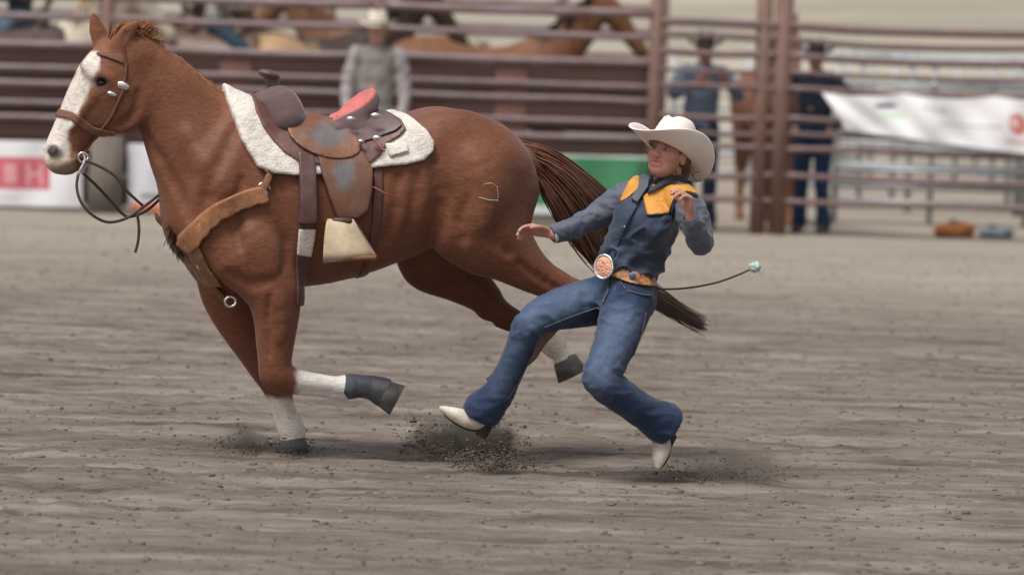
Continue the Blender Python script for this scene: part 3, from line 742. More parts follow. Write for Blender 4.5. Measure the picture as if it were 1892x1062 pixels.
# far hind leg: drawn under the body
FH.tube([hp(870, 360, 0.13, 92, 0.85), hp(828, 435, 0.15, 88, 0.8), hp(796, 482, 0.155, 62, 0.8), hp(845, 515, 0.155, 48, 0.8), hp(888, 548, 0.155, 34, 0.85), hp(906, 568, 0.155, 27, 0.85), hp(930, 584, 0.155, 22, 0.9), hp(965, 602, 0.155, 18.5, 1), hp(1002, 622, 0.155, 18.5, 1), hp(1022, 636, 0.155, 22, 1), hp(1036, 654, 0.155, 18.5, 1), hp(1044, 670, 0.155, 21, 1)], 0.05, 5)
FH.tube([hp(902, 560, 0.155, 22, 1), hp(897, 580, 0.155, 13, 1)], 0.03)
FH.tube([hp(1048, 535, -0.152, 20, 1), hp(1066, 526, -0.152, 13, 1)], 0.03)
# dock of the tail
FH.tube([hp(918, 282, 0, 34, 1), hp(950, 285, 0, 24, 1), hp(985, 300, 0, 18, 1), hp(1020, 322, 0, 12, 1)], 0.03)
# tendons and joints of the lower legs
FH.tube([hp(545, 712, -0.171, 11, 1), hp(590, 718, -0.165, 9.5, 1), hp(630, 724, -0.161, 10, 1), hp(652, 724, -0.16, 9, 1)], 0.006)
FH.tube([hp(525, 730, 0.155, 11, 1), hp(536, 765, 0.155, 9, 1), hp(548, 792, 0.155, 10, 1), hp(552, 806, 0.155, 9, 1)], 0.006)
FH.tube([hp(1040, 572, -0.15, 11, 1), hp(1028, 596, -0.15, 9, 1), hp(1002, 626, -0.15, 9, 1), hp(984, 650, -0.15, 10, 1), hp(972, 664, -0.15, 8, 1)], 0.006)
FH.tube([hp(922, 598, 0.155, 11, 1), hp(956, 614, 0.155, 9, 1), hp(992, 634, 0.155, 9, 1), hp(1010, 648, 0.155, 10, 1), hp(1020, 660, 0.155, 8, 1)], 0.006)
FH.tube([hp(497, 672, -0.185, 15, 0.8), hp(499, 690, -0.185, 15, 0.8), hp(508, 704, -0.182, 13, 0.8)], 0.012)
FH.tube([hp(484, 676, 0.145, 15, 0.8), hp(490, 696, 0.145, 15, 0.8), hp(499, 712, 0.145, 12, 0.8)], 0.012)
# furrows between the muscles on the side in view
def ysurf(px, py):
    x, z = H(px, py); ys = FH.ax[1]
    f = FH.at(np.stack([x + KX * ys, ys, np.full(len(ys), z)], 1)); i = int(np.argmax(f < 0)); return float(ys[i]) if f[i] < 0 else None
def groove(path, r, k, sink=0.35, op='sub'):
    q = catmull([(a, b, 0) for a, b in path], 5)[:, :2]; pts = []
    n = len(q)
    for i, (a, b) in enumerate(q):
        y = ysurf(a, b)
        if y is None: continue
        e = math.sin(math.pi * (i + 0.5) / n) ** 0.5; rr = max(2.5, 0.85 * r * e)
        pts.append(hp(a, b, y - rr * SH * (1 - sink) if op == 'sub' else y + rr * SH * 0.55, rr))
    if len(pts) > 2: FH.tube(pts, k, 1, op)
groove([(440, 232), (408, 300), (382, 375), (372, 430)], 17, 0.035)
groove([(505, 290), (524, 360), (536, 430), (528, 490)], 15, 0.04)
groove([(262, 236), (300, 300), (336, 360), (352, 400)], 13, 0.03)
groove([(806, 300), (818, 350), (812, 400), (796, 446)], 18, 0.04)
groove([(930, 330), (918, 385), (916, 430), (940, 462)], 13, 0.035)
groove([(868, 360), (852, 405), (858, 440)], 13, 0.035)
groove([(430, 498), (470, 520), (520, 500)], 12, 0.03)
groove([(505, 540), (500, 590), (504, 650)], 7, 0.018)
groove([(452, 330), (440, 390), (452, 450)], 12, 0.035)
groove([(960, 480), (1000, 512), (1030, 528)], 7, 0.02)
groove([(218, 232), (240, 222), (256, 200), (258, 170)], 9, 0.02)
for i, xx in enumerate((728, 762)): groove([(xx + 12, 320), (xx + 6, 380), (xx - 10, 440)], 8, 0.035, 0.02)
groove([(352, 250), (385, 300), (420, 345)], 22, 0.06, op='add')
groove([(470, 420), (492, 455), (505, 490)], 26, 0.06, op='add')
groove([(880, 290), (900, 340), (895, 400)], 34, 0.08, op='add')
groove([(520, 540), (528, 580), (522, 620)], 12, 0.03, op='add')
HV, HQ = FH.nets(3)
HN = vnormals(HV, HQ)
HV = HV + HN * (0.006 * (fbm(HV * 9 + 2, 2) - 0.5) + 0.010 * (fbm(HV * [4, 4, 6] + 9, 2) - 0.5))[:, None]
def pix(V):                                   # photo position of horse points (to lay out its markings)
    W = hworld(V) - CAM; d = W @ fw
    return CX + FPX * (W @ rt) / d, CY - FPX * (W @ up) / d
def seg_d(x, y, a, b):
    e = np.array(b, float) - np.array(a, float); t = np.clip(((x - a[0]) * e[0] + (y - a[1]) * e[1]) / (e @ e), 0, 1)
    return np.hypot(x - a[0] - t * e[0], y - a[1] - t * e[1]), t
def sst(a, b, v): t = np.clip((v - a) / (b - a), 0, 1); return t * t * (3 - 2 * t)
hx_, hy_ = pix(HV)
CHEST = np.array([0.172, 0.064, 0.033]); SHADE = np.array([0.085, 0.030, 0.017]); WH = np.array([0.66, 0.60, 0.54]); SOCK = np.array([0.86, 0.78, 0.68])
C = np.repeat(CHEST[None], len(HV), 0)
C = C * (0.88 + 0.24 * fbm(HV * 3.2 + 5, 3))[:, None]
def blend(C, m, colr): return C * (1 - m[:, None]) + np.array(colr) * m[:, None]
C = blend(C, 0.55 * sst(470, 520, hy_) * (hx_ > 690) * (hx_ < 960) * (HV[:, 1] > -0.03), SHADE)          # shade painted into the coat of the far hind leg and belly
C = blend(C, 0.35 * sst(0.35, 0.65, fbm(HV * 2.1 + 31, 2)) , (0.135, 0.045, 0.023))
C = blend(C, 0.5 * sst(70, 20, seg_d(hx_, hy_, (270, 80), (440, 200))[0] * 3) , (0.24, 0.095, 0.045))       # paler crest
wob = 8 * (fbm(HV * 30, 2) - 0.5)
d, t = seg_d(hx_, hy_, (172, 112), (92, 268))
face_w = 17 + 6 * t
bl = sst(6, -6, d + 1.6 * wob - face_w) * (hx_ < 185)
nose = sst(42, 30, np.hypot(hx_ - 94, hy_ - 278) + wob)
C = blend(C, np.maximum(bl, nose), WH)
C = blend(C, 0.7 * sst(26, 14, np.hypot((hx_ - 112) * 0.8, hy_ - 304) + wob), (0.38, 0.28, 0.20))
C = blend(C, sst(16, 7, np.hypot(hx_ - 98, hy_ - 278)), (0.10, 0.08, 0.08))
C = blend(C, sst(15, 7, np.hypot(hx_ - 189, hy_ - 153)), (0.03, 0.018, 0.014))
C = blend(C, 0.35 * sst(60, 20, np.hypot(hx_ - 205, hy_ - 200)), (0.14, 0.065, 0.035))
near = HV[:, 1] < 0
C = blend(C, sst(540, 556, hx_ + wob) * (hy_ > 660) * (hx_ < 760) * near, (0.70, 0.66, 0.62))
C = blend(C, sst(728, 744, hy_ + wob) * (hx_ < 600) * (~near), SOCK)
C = blend(C, sst(985, 1000, hx_ + wob) * (hy_ > 590) * (~near), SOCK * 0.85)
C = blend(C, 0.6 * sst(600, 680, hy_ + 3 * wob) * (hx_ > 700) * near, (0.24, 0.175, 0.13))
horse = empty('horse', (XH, YH, 0), 'galloping chestnut horse with white blaze and saddle but no rider', 'horse')
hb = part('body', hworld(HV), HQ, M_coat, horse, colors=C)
def hpt(px, py, dy):
    x, z = H(px, py); return np.array([x, dy + YH + KH * (x - XH), z])
# eyes
for s in (-1, 1):
    V, Q = ell_mesh(hpt(189.5, 153, s * 0.084), (0.020, 0.015, 0.016)); part('eye', V, Q, M_eye, horse, colors=np.repeat(np.array([[0.012, 0.008, 0.006]]), len(V), 0))
# hooves
def hoof(px, py, dy, ang, name='hoof', L=0.105, r0_=0.05, r1_=0.066):
    c = hpt(px, py, dy); a = R(ang); d = np.array([math.cos(a), 0, -math.sin(a)])
    f = np.array([-math.sin(a), 0, -math.cos(a)]) * 0.022
    n = 18; th = np.linspace(0, 2 * np.pi, n, endpoint=False); side = np.array([0, 1.0, 0]); fr = np.cross(side, d)
    rings = []
    for k, (t, rr) in enumerate(((0, 0.6), (0.02, 0.95), (0.12, 1.0), (1.0, 1.0), (1.0, 0.75))):
        r = (r0_ + (r1_ - r0_) * t) * rr; o = c + d * L * t
        rings.append(o + r * (np.cos(th)[:, None] * side + np.sin(th)[:, None] * fr * 1.08))
    V = np.vstack(rings); Q = []
    for k in range(4):
        for j in range(n): Q.append([k * n + j, k * n + (j + 1) % n, (k + 1) * n + (j + 1) % n, (k + 1) * n + j])
    Q += [list(range(n))[::-1], list(range(4 * n, 5 * n))]
    return part(name, V, Q, M_hoof, horse)
hoof(537, 814, 0.155, 84, L=0.065)
hoof(700, 715, -0.156, 26, L=0.095)
hoof(943, 682, -0.15, 122, L=0.085)
hoof(1043, 667, 0.155, 62, L=0.085)
# mane: short strands lying over the crest and a blown tuft at the poll
crest = [(268, 74), (300, 98), (335, 125), (370, 152), (405, 177), (438, 196)]
cq = catmull([(a, b, 0) for a, b in crest], 12)[:, :2]
guides, roots = [], []
for i in range(420):
    px, py = cq[rng.integers(0, len(cq))] + rng.normal(0, 2, 2)
    side = 1 if rng.random() < 0.72 else -1
    L = rng.uniform(14, 40); w = side * rng.uniform(0.012, 0.05)
    a = hpt(px, py + 6, 0.0); b = hpt(px + L * 0.45, py - rng.uniform(2, 9) + L * 0.25, w * 0.6); c = hpt(px + L, py + L * 0.62 + rng.uniform(-6, 4), w * 1.3)
    guides.append([a, b, c]); roots.append(rng.normal(0, 0.004, 3))
for i in range(420):
    px, py = 222 + rng.uniform(-22, 44), 80 + rng.uniform(-14, 8)
    a = hpt(px, py + 8, rng.uniform(-0.03, 0.03)); L = rng.uniform(15, 48)
    b = hpt(px + L * 0.5, py - 22 + rng.uniform(-8, 10), rng.uniform(-0.05, 0.02)); c = hpt(px + L, py - 12 + rng.uniform(-10, 22), rng.uniform(-0.06, 0.03))
    guides.append([a, b, c]); roots.append(rng.normal(0, 0.004, 3))
V, Q = strands(roots, guides, 0.0042, 0.0008, 5, 0.008, 0.006, 3)
hc_ = np.array([0.25, 0.105, 0.05]) * (0.6 + 0.8 * fbm(V * 40, 2))[:, None]
part('mane', V, Q, M_hair, horse, colors=hc_)
# tail: streams back behind the woman
g0 = [(950, 280), (1015, 305), (1075, 360), (1105, 430), (1130, 500), (1190, 540), (1260, 583), (1326, 617)]
g1 = [(952, 272), (1015, 285), (1075, 322), (1128, 372), (1155, 440), (1176, 500), (1238, 562), (1318, 613)]
g2 = [(950, 288), (1000, 335), (1035, 390), (1062, 440), (1105, 492), (1160, 530), (1226, 562), (1312, 611)]
g3 = [(955, 290), (1000, 330), (1030, 385), (1062, 440), (1100, 485)]
guides, roots = [], []
for i in range(3000):
    k = rng.random()
    base = g3 if k > 0.86 else None
    w = rng.dirichlet((1.0, 1.0, 1.0))
    dyv = rng.normal(0, 0.035)
    if base is None: pts = [tuple(w[0] * np.array(a) + w[1] * np.array(b) + w[2] * np.array(c)) for a, b, c in zip(g0, g1, g2)]
    else: pts = base
    guides.append([hpt(a, b, dyv * min(1, j * 0.5) + 0.02) for j, (a, b) in enumerate(pts)]); roots.append(rng.normal(0, 0.012, 3))
V, Q = strands(roots, guides, 0.0040, 0.0009, 3, 0.010, 0.010, 5)
tv = np.clip((V[:, 0] - H(960, 300)[0]) / 0.5, 0, 1)[:, None]
tc_ = (np.array([0.16, 0.062, 0.034]) * (1 - tv) + np.array([0.060, 0.038, 0.029]) * tv) * (0.55 + 0.9 * fbm(V * 25, 2))[:, None]
part('tail', V, Q, M_hair, horse, colors=tc_)
# hip brand: pale freeze-brand strokes in the coat
def hstrip(name, pts, wpx, off, m, parent, side=-1, colors=None, h=0.005, dref=0.25):
    """a strap laid on the horse along photo points, wpx wide"""
    p = np.array(pts, float); n = len(p); L, Rr = [], []
    for i in range(n):
        t = p[min(i + 1, n - 1)] - p[max(i - 1, 0)]; t = t / np.linalg.norm(t); nn = np.array([-t[1], t[0]]) * wpx / 2
        L.append(p[i] + nn); Rr.append(p[i] - nn)
    poly = [(H(*q)[0] - KX * dref, H(*q)[1]) for q in L + Rr[::-1]]
    V, Q = wrap(FH, poly, off, h, side, 0.010)
    if len(V) == 0: return None
    c = None if colors is None else np.repeat(np.array([colors]), len(V), 0)
    return part(name, hworld(V), Q, m, parent, colors=c)
M_brand = mat('brand_hair', (0.42, 0.33, 0.28), 0.8, 0.4, 60)
hstrip('brand_mark', [(884, 336), (900, 333), (911, 340), (913, 362)], 2.2, 0.003, M_brand, horse, h=0.0032)
hstrip('brand_mark', [(877, 359), (895, 364), (914, 365)], 2.6, 0.003, M_brand, horse, h=0.0032)
# bell boot on the raised forefoot
V, Q = pipe([hpt(636, 706, -0.161), hpt(650, 708, -0.16), hpt(668, 708, -0.159), hpt(690, 711, -0.158), hpt(712, 720, -0.156)], [0.046, 0.055, 0.049, 0.054, 0.064], 20, 5)
V = V + 0.006 * (fbm(V * 40, 2) - 0.5)[:, None]
tag(mesh_obj('bell_boot', V, Q, M_boot_grey, origin=hpt(690, 710, -0.158)), 'dark grey bell boot on the raised forefoot of the galloping horse', 'horse boot')

# ------------------------------------------------------------------ saddle pad
def hpoly(pts, dref=0.27): return [(H(a, b)[0] - KX * dref, H(a, b)[1]) for a, b in pts]
pad_poly = [(441, 183), (459, 258), (485, 305), (515, 317), (552, 320), (620, 318), (692, 307), (755, 300), (785, 292), (803, 276), (805, 260), (793, 238), (768, 210), (738, 194), (700, 186), (690, 60), (438, 60)]
V, Q = wrap(FH, hpoly(pad_poly), 0.032, 0.0065, None, 0.012, 0.014)
N_ = vnormals(V, Q); V = V + N_ * (0.006 * (fbm(V * 45, 2) - 0.5))[:, None]
tag(mesh_obj('saddle_pad', hworld(V), Q, M_wool, origin=hpt(620, 260, 0)), 'white wool saddle pad under the leather saddle on the chestnut horse', 'saddle pad')
# ------------------------------------------------------------------ saddle
FP = FH.clone(-0.030)   # seat on top of the pad
saddle = empty('saddle', tuple(hpt(600, 235, 0)), 'brown western saddle with pink suede seat on the chestnut horse', 'saddle')
BR = np.array([0.085, 0.045, 0.038]); PU = np.array([0.115, 0.075, 0.075]); TN = np.array([0.20, 0.085, 0.045]); GR = np.array([0.14, 0.145, 0.155])
def spart(name, poly, off, colr, m=M_leather, side=None, patch=None, h=0.0055, base=FP, parent=saddle, k=0.006):
    V, Q = wrap(base, hpoly(poly), off, h, side, 0.014, k)
    c = np.repeat(np.array([colr]), len(V), 0)
    if patch:
        a, b, ra, rb, pc = patch; x, y = pix(V); m_ = 0.85 * sst(1.35, 0.45, np.hypot((x - a) / ra, (y - b) / rb) + 0.7 * (fbm(V * 30, 2) - 0.5)); c = blend(c, m_, pc)
    return part(name, hworld(V), Q, m, parent, colors=c)
spart('skirt', [(488, 203), (498, 232), (514, 256), (532, 278), (556, 294), (600, 302), (650, 302), (688, 297), (706, 284), (722, 262), (744, 250), (757, 236), (752, 218), (738, 205), (715, 195), (690, 150), (490, 150)], 0.014, BR * [1.5, 1.25, 1.2])
spart('rear_jockey', [(650, 218), (668, 202), (700, 190), (732, 204), (751, 228), (738, 240), (704, 252), (672, 262)], 0.024, PU)
JK = [(608 + 66 * math.cos(t) + 6 * math.sin(t), 250 + 39 * math.sin(t) + 10 * math.cos(t)) for t in np.linspace(0, 6.2832, 24, endpoint=False)]
spart('seat_jockey', JK, 0.030, TN, patch=(606, 248, 42, 22, GR))
spart('fender', [(590, 278), (676, 274), (690, 310), (686, 350), (678, 384), (660, 398), (624, 398), (610, 362), (598, 320)], 0.052, TN * [0.8, 0.85, 0.95], side=-1, patch=(638, 324, 22, 26, GR), base=FH, k=0.008)
spart('fender', [(590, 278), (676, 274), (690, 310), (686, 350), (678, 384), (660, 398), (624, 398), (610, 362), (598, 320)], 0.052, TN * [0.8, 0.85, 0.95], side=1, base=FH, k=0.008)
spart('latigo', [(557, 276), (587, 276), (587, 408), (556, 408)], 0.046, (0.105, 0.05, 0.048), side=-1, base=FH)
spart('cinch', [(556, 380), (588, 380), (586, 420), (580, 560), (556, 560), (555, 420)], 0.016, (0.10, 0.045, 0.045), base=FH)
spart('rear_cinch', [(694, 300), (712, 300), (700, 540), (682, 540)], 0.009, (0.115, 0.05, 0.035), base=FH)
spart('cinch_guard', [(556, 418), (588, 418), (583, 470), (556, 466)], 0.022, (0.42, 0.34, 0.25), M_wool, side=-1, base=FH)
# tree: swell, horn, seat, cantle
x0s, z0s = H(440, 330); x1s, z1s = H(730, 120)
FS = Field((x0s, -0.30, z0s), (x1s, 0.30, z1s), 0.006)
def sp(px, py, dy, r, s=1.0):
    x, z = H(px, py); return (x, dy, z, r * SH, s)
FS.tube([sp(518, 222, -0.155, 28), sp(514, 203, -0.09, 37), sp(512, 196, 0, 38), sp(514, 203, 0.09, 37), sp(518, 222, 0.155, 28)], 0.02)
FS.tube([sp(474, 186, 0, 12, 4.0), sp(500, 192, 0, 20, 3.0)], 0.03)
FS.tube([sp(530, 205, 0, 20, 3.2), sp(560, 236, 0, 26, 3.0), sp(610, 250, 0, 28, 2.9), sp(655, 240, 0, 30, 2.6)], 0.03)
FS.tube([sp(606, 242, -0.165, 11), sp(628, 232, -0.14, 12), sp(658, 209, -0.08, 16), sp(680, 184, 0, 21), sp(676, 188, 0.08, 19), sp(652, 212, 0.14, 14), sp(630, 236, 0.165, 12)], 0.02, 5)
FS.tube([sp(640, 232, 0, 34, 2.2), sp(668, 206, 0, 26, 1.7)], 0.03)
x, z = H(612, 168); ca, sa = math.cos(R(24)), math.sin(R(24))
DM = np.array([[ca, 0, -sa], [0, 1, 0], [sa, 0, ca]])
DR = np.array([0.190, 0.190, 0.118])
FS.ell((x, 0.0, z), DR, DM, 0.006, 'sub')
V, Q = FS.nets(2)
L_ = (V - np.array([x, 0, z])) @ DM; ed = np.sqrt(((L_ / DR) ** 2).sum(1)); N_ = vnormals(V, Q)
px_, py_ = pix(V)
inl = sst(1.16, 1.06, ed) * (px_ > 536) * (N_[:, 2] > -0.15)
c = blend(np.repeat(PU[None], len(V), 0), inl, (0.56, 0.155, 0.150))
part('seat', hworld(V), Q, M_suede, saddle, colors=c)
hn = Field((x0s, -0.08, H(500, 205)[1]), (H(560, 150)[0], 0.08, H(500, 115)[1]), 0.004)
hn.tube([sp(514, 186, 0, 19, 1.1), sp(507, 164, 0, 13, 1), sp(501, 148, 0, 11.5, 1)], 0.01)
cx_, cz_ = H(497, 138); hn.ell((cx_, 0, cz_), (0.048, 0.046, 0.020), np.array([[math.cos(.25), 0, math.sin(.25)], [0, 1, 0], [-math.sin(.25), 0, math.cos(.25)]]), 0.012)
V, Q = hn.nets(2); part('horn', hworld(V), Q, M_leather, saddle, colors=np.repeat(np.array([[0.09, 0.065, 0.065]]), len(V), 0))
# stirrups
def stirrup(sd_):
    ys = -0.35 if sd_ < 0 else 0.35
    outl = [(640, 398, 0.030), (652, 400, 0.045), (668, 430, 0.062), (690, 458, 0.072)]
    V = []; Q = []; n = 0
    # a flat band bent to a bell shape in the plane across the horse, wide at the tread
    loop = [(-0.02, 398), (-0.052, 408), (-0.068, 440), (-0.066, 466), (0, 474), (0.066, 466), (0.068, 440), (0.052, 408), (0.02, 398)]
    q = catmull([(a, b, 0) for a, b in loop], 4)[:, :2]
    for a, b in q:
        t = (b - 398) / 76.0; wf = 0.052 + 0.055 * t ** 0.8; wb = 0.058 + 0.062 * t
        cpx = 634 + 16 * t
        for th_ in (0, 0.010):
            k = 1 - th_ / 0.09
            pA = hpt(cpx - wf * 430, b + 4 * t - (th_ * 430 if abs(a) < 0.05 and t > 0.8 else 0), ys + a * k); pB = hpt(cpx + wb * 430, b - 4 * t - (th_ * 430 if abs(a) < 0.05 and t > 0.8 else 0), ys + a * k)
            V += [pA, pB]
    m_ = len(q)
    for i in range(m_ - 1):
        o = 4 * i
        Q += [[o, o + 1, o + 5, o + 4], [o + 2, o + 6, o + 7, o + 3], [o, o + 4, o + 6, o + 2], [o + 1, o + 3, o + 7, o + 5]]
    Q += [[0, 2, 3, 1], [4 * m_ - 4, 4 * m_ - 3, 4 * m_ - 1, 4 * m_ - 2]]
    V = np.array(V)
    st = part('stirrup', V, Q, M_boot, saddle, colors=np.repeat(np.array([[0.50, 0.40, 0.27]]), len(V), 0))
    V, Q = box(hpt(655, 468, ys), (0.215, 0.125, 0.022), 0.006, [[1, 0, 0], [0, 1, 0], [0.05, 0, 1]]); part('tread', V, Q, M_leather, st, colors=np.repeat(np.array([[0.22, 0.09, 0.05]]), len(V), 0))
    return st
stirrup(-1); stirrup(1)
V, Q = box(hpt(638, 402, -0.355), (0.085, 0.075, 0.030), 0.008); part('hobble_strap', V, Q, M_strap, saddle)
# conchos, buckles, strings
for a, b, dy, r in ((652, 218, -0.225, 9), (697, 212, -0.225, 10), (700, 252, -0.285, 9), (671, 258, -0.275, 7), (498, 302, -0.235, 8)):
    V, Q = ell_mesh(hpt(a, b, dy), (r * SH, 0.012, r * SH * 0.6)); part('concho', V, Q, M_silver, saddle)
spart('number_tag', [(716, 262), (755, 260), (757, 276), (722, 286)], 0.018, (0.72, 0.70, 0.70), M_wool, side=-1)  # white competitor number tag lying on the rear of the saddle
for pts in ([(694, 252, -0.30), (706, 268, -0.31), (716, 276, -0.315)], [(677, 333, -0.315), (700, 344, -0.315), (717, 354, -0.312)]):
    V, Q = pipe([hpt(*p) for p in pts], 0.004, 6, 5); part('saddle_string', V, Q, mat('pink_string', (0.42, 0.13, 0.16), 0.7), saddle)
# ------------------------------------------------------------------ breast collar
bc = empty('breast_collar', tuple(hpt(420, 400, -0.2)), 'tan leather breast collar across the chest of the chestnut horse', 'breast collar')
TAN = (0.29, 0.128, 0.060)
up_e = catmull([(493, 350, 0), (479, 341, 0), (443, 352, 0), (398, 374, 0), (362, 406, 0), (342, 434, 0)], 8)[:, :2]
lo_e = catmull([(340, 452, 0), (358, 464, 0), (380, 434, 0), (407, 405, 0), (461, 377, 0), (495, 368, 0)], 12)[:, :2]
lo_e = [(a + 2.2 * abs(math.sin(i * 0.42)), b + 1.8 * abs(math.sin(i * 0.42))) for i, (a, b) in enumerate(lo_e)]
V, Q = wrap(FH, hpoly([tuple(q) for q in up_e] + lo_e, 0.20), 0.026, 0.005, -1, 0.012, 0.006)
part('collar_strap', hworld(V), Q, M_tan, bc, colors=np.repeat(np.array([TAN]), len(V), 0))
V, Q = wrap(FH, hpoly([(493, 352), (479, 341), (443, 352), (398, 374), (362, 406), (342, 434), (300, 400), (302, 385), (322, 405), (340, 450), (358, 462), (380, 432), (407, 403), (461, 375), (493, 368)], 0.20), 0.024, 0.006, 1, 0.012, 0.006)
part('collar_strap', hworld(V), Q, M_tan, bc, colors=np.repeat(np.array([TAN]) * 0.8, len(V), 0))
V, Q = wrap(FH, hpoly([(338, 436), (360, 452), (380, 494), (404, 524), (432, 552), (424, 560), (392, 532), (366, 500), (346, 468)], 0.08), 0.018, 0.005, None, 0.012)
part('tie_down_strap', hworld(V), Q, M_tan, bc, colors=np.repeat(np.array([(0.23, 0.105, 0.055)]), len(V), 0))
hstrip('billet', [(488, 352), (505, 318), (512, 296)], 13, 0.020, M_tan, bc, colors=(0.20, 0.09, 0.05))
for a, b, dy, rx, rz in ((480, 338, -0.235, 13, 8), (493, 347, -0.245, 11, 13), (430, 553, -0.16, 10, 9), (505, 306, -0.25, 9, 9), (378, 486, -0.17, 8, 6), (356, 452, -0.16, 9, 7)):
    V, Q = pipe([hpt(a + rx * math.cos(th), b + rz * math.sin(th), dy) for th in np.linspace(0, 6.2832, 13)], 0.006, 6, 2); part('buckle', V, Q, M_silver, bc)
guides = []; roots = []
for i in range(46):
    t = rng.random(); a = (314 + 30 * t + rng.uniform(-3, 3), 412 + 45 * t); L = rng.uniform(20, 44)
    guides.append([hpt(a[0], a[1], -0.05 + rng.uniform(-.06, .04)), hpt(a[0] - L * 0.1, a[1] + L * 0.5, -0.07), hpt(a[0] + rng.uniform(-10, 6), a[1] + L, -0.08)]); roots.append((0, 0, 0))
V, Q = strands(roots, guides, 0.003, 0.0018, 4, 0.012, 0.008, 9); part('fringe', V, Q, M_strap, bc)
# ------------------------------------------------------------------ bridle
br = empty('bridle', tuple(hpt(165, 230, 0)), 'brown leather bridle on the head of the chestnut horse', 'bridle')
LEA = (0.13, 0.055, 0.034)
V, Q = wrap(FH, hpoly([(92, 198), (112, 200), (137, 207), (176, 235), (216, 244), (213, 257), (170, 249), (131, 220), (92, 211)], 0.06), 0.009, 0.004, None, 0.010, 0.004)
part('noseband', hworld(V), Q, M_tan, br, colors=np.repeat(np.array([(0.19, 0.085, 0.055)]), len(V), 0))
def bstrip(nm, pts, w, off=0.008, sides=(-1, 1), c=LEA):
    for s in sides: hstrip(nm, pts, w, off, M_tan, br, s, c, 0.004, 0.08)
bstrip('cheekpiece', [(230, 82), (236, 120), (230, 165), (208, 215), (180, 256), (160, 286)], 5.5)
bstrip('browband', [(230, 116), (206, 106), (184, 98)], 5)
bstrip('curb_strap', [(216, 250), (190, 270), (166, 286)], 6)
for s in (-1, 1):
    V, Q = ell_mesh(hpt(231, 158, s * 0.103), (0.030, 0.008, 0.017), [[.95, 0, .3], [0, 1, 0], [-.3, 0, .95]]); part('buckle', V, Q, M_silver, br)
    V, Q = ell_mesh(hpt(210, 173, s * 0.102), (0.024, 0.007, 0.010), [[.95, 0, .3], [0, 1, 0], [-.3, 0, .95]]); part('buckle', V, Q, M_silver, br)
    V, Q = pipe([hpt(157, 280, s * 0.075), hpt(160, 296, s * 0.082), hpt(152, 312, s * 0.084), hpt(148, 322, s * 0.084)], 0.007, 8, 4); part('bit_shank', V, Q, M_silver, br)
    V, Q = pipe([hpt(157 + 9 * math.cos(th), 290 + 9 * math.sin(th), s * 0.083) for th in np.linspace(0, 6.2832, 13)], 0.005, 6, 2); part('bit_ring', V, Q, M_silver, br)
for pts in ([(148, 320, -0.085), (146, 345, -0.10), (155, 372, -0.12), (176, 395, -0.13), (205, 408, -0.13), (240, 400, -0.125), (275, 376, -0.10), (292, 362, 0.0), (318, 340, 0.16), (360, 300, 0.22), (430, 250, 0.22), (496, 190, 0.10), (510, 172, 0.02)],
            [(160, 296, -0.085), (185, 305, -0.10), (215, 322, -0.12), (240, 352, -0.125), (268, 378, -0.12)],
            [(148, 320, 0.085), (175, 345, 0.09), (200, 372, 0.095), (222, 396, 0.09), (236, 402, 0.08), (262, 394, 0.07), (285, 376, 0.12), (340, 320, 0.24), (430, 270, 0.26), (496, 190, 0.12), (514, 172, 0.02)],
            [(258, 392, -0.12), (261, 420, -0.12), (259, 445, -0.12), (254, 464, -0.118)]):
    V, Q = pipe([hpt(*p) for p in pts], 0.0062, 6, 6, flat=0.6); part('rein', V, Q, M_strap, br)

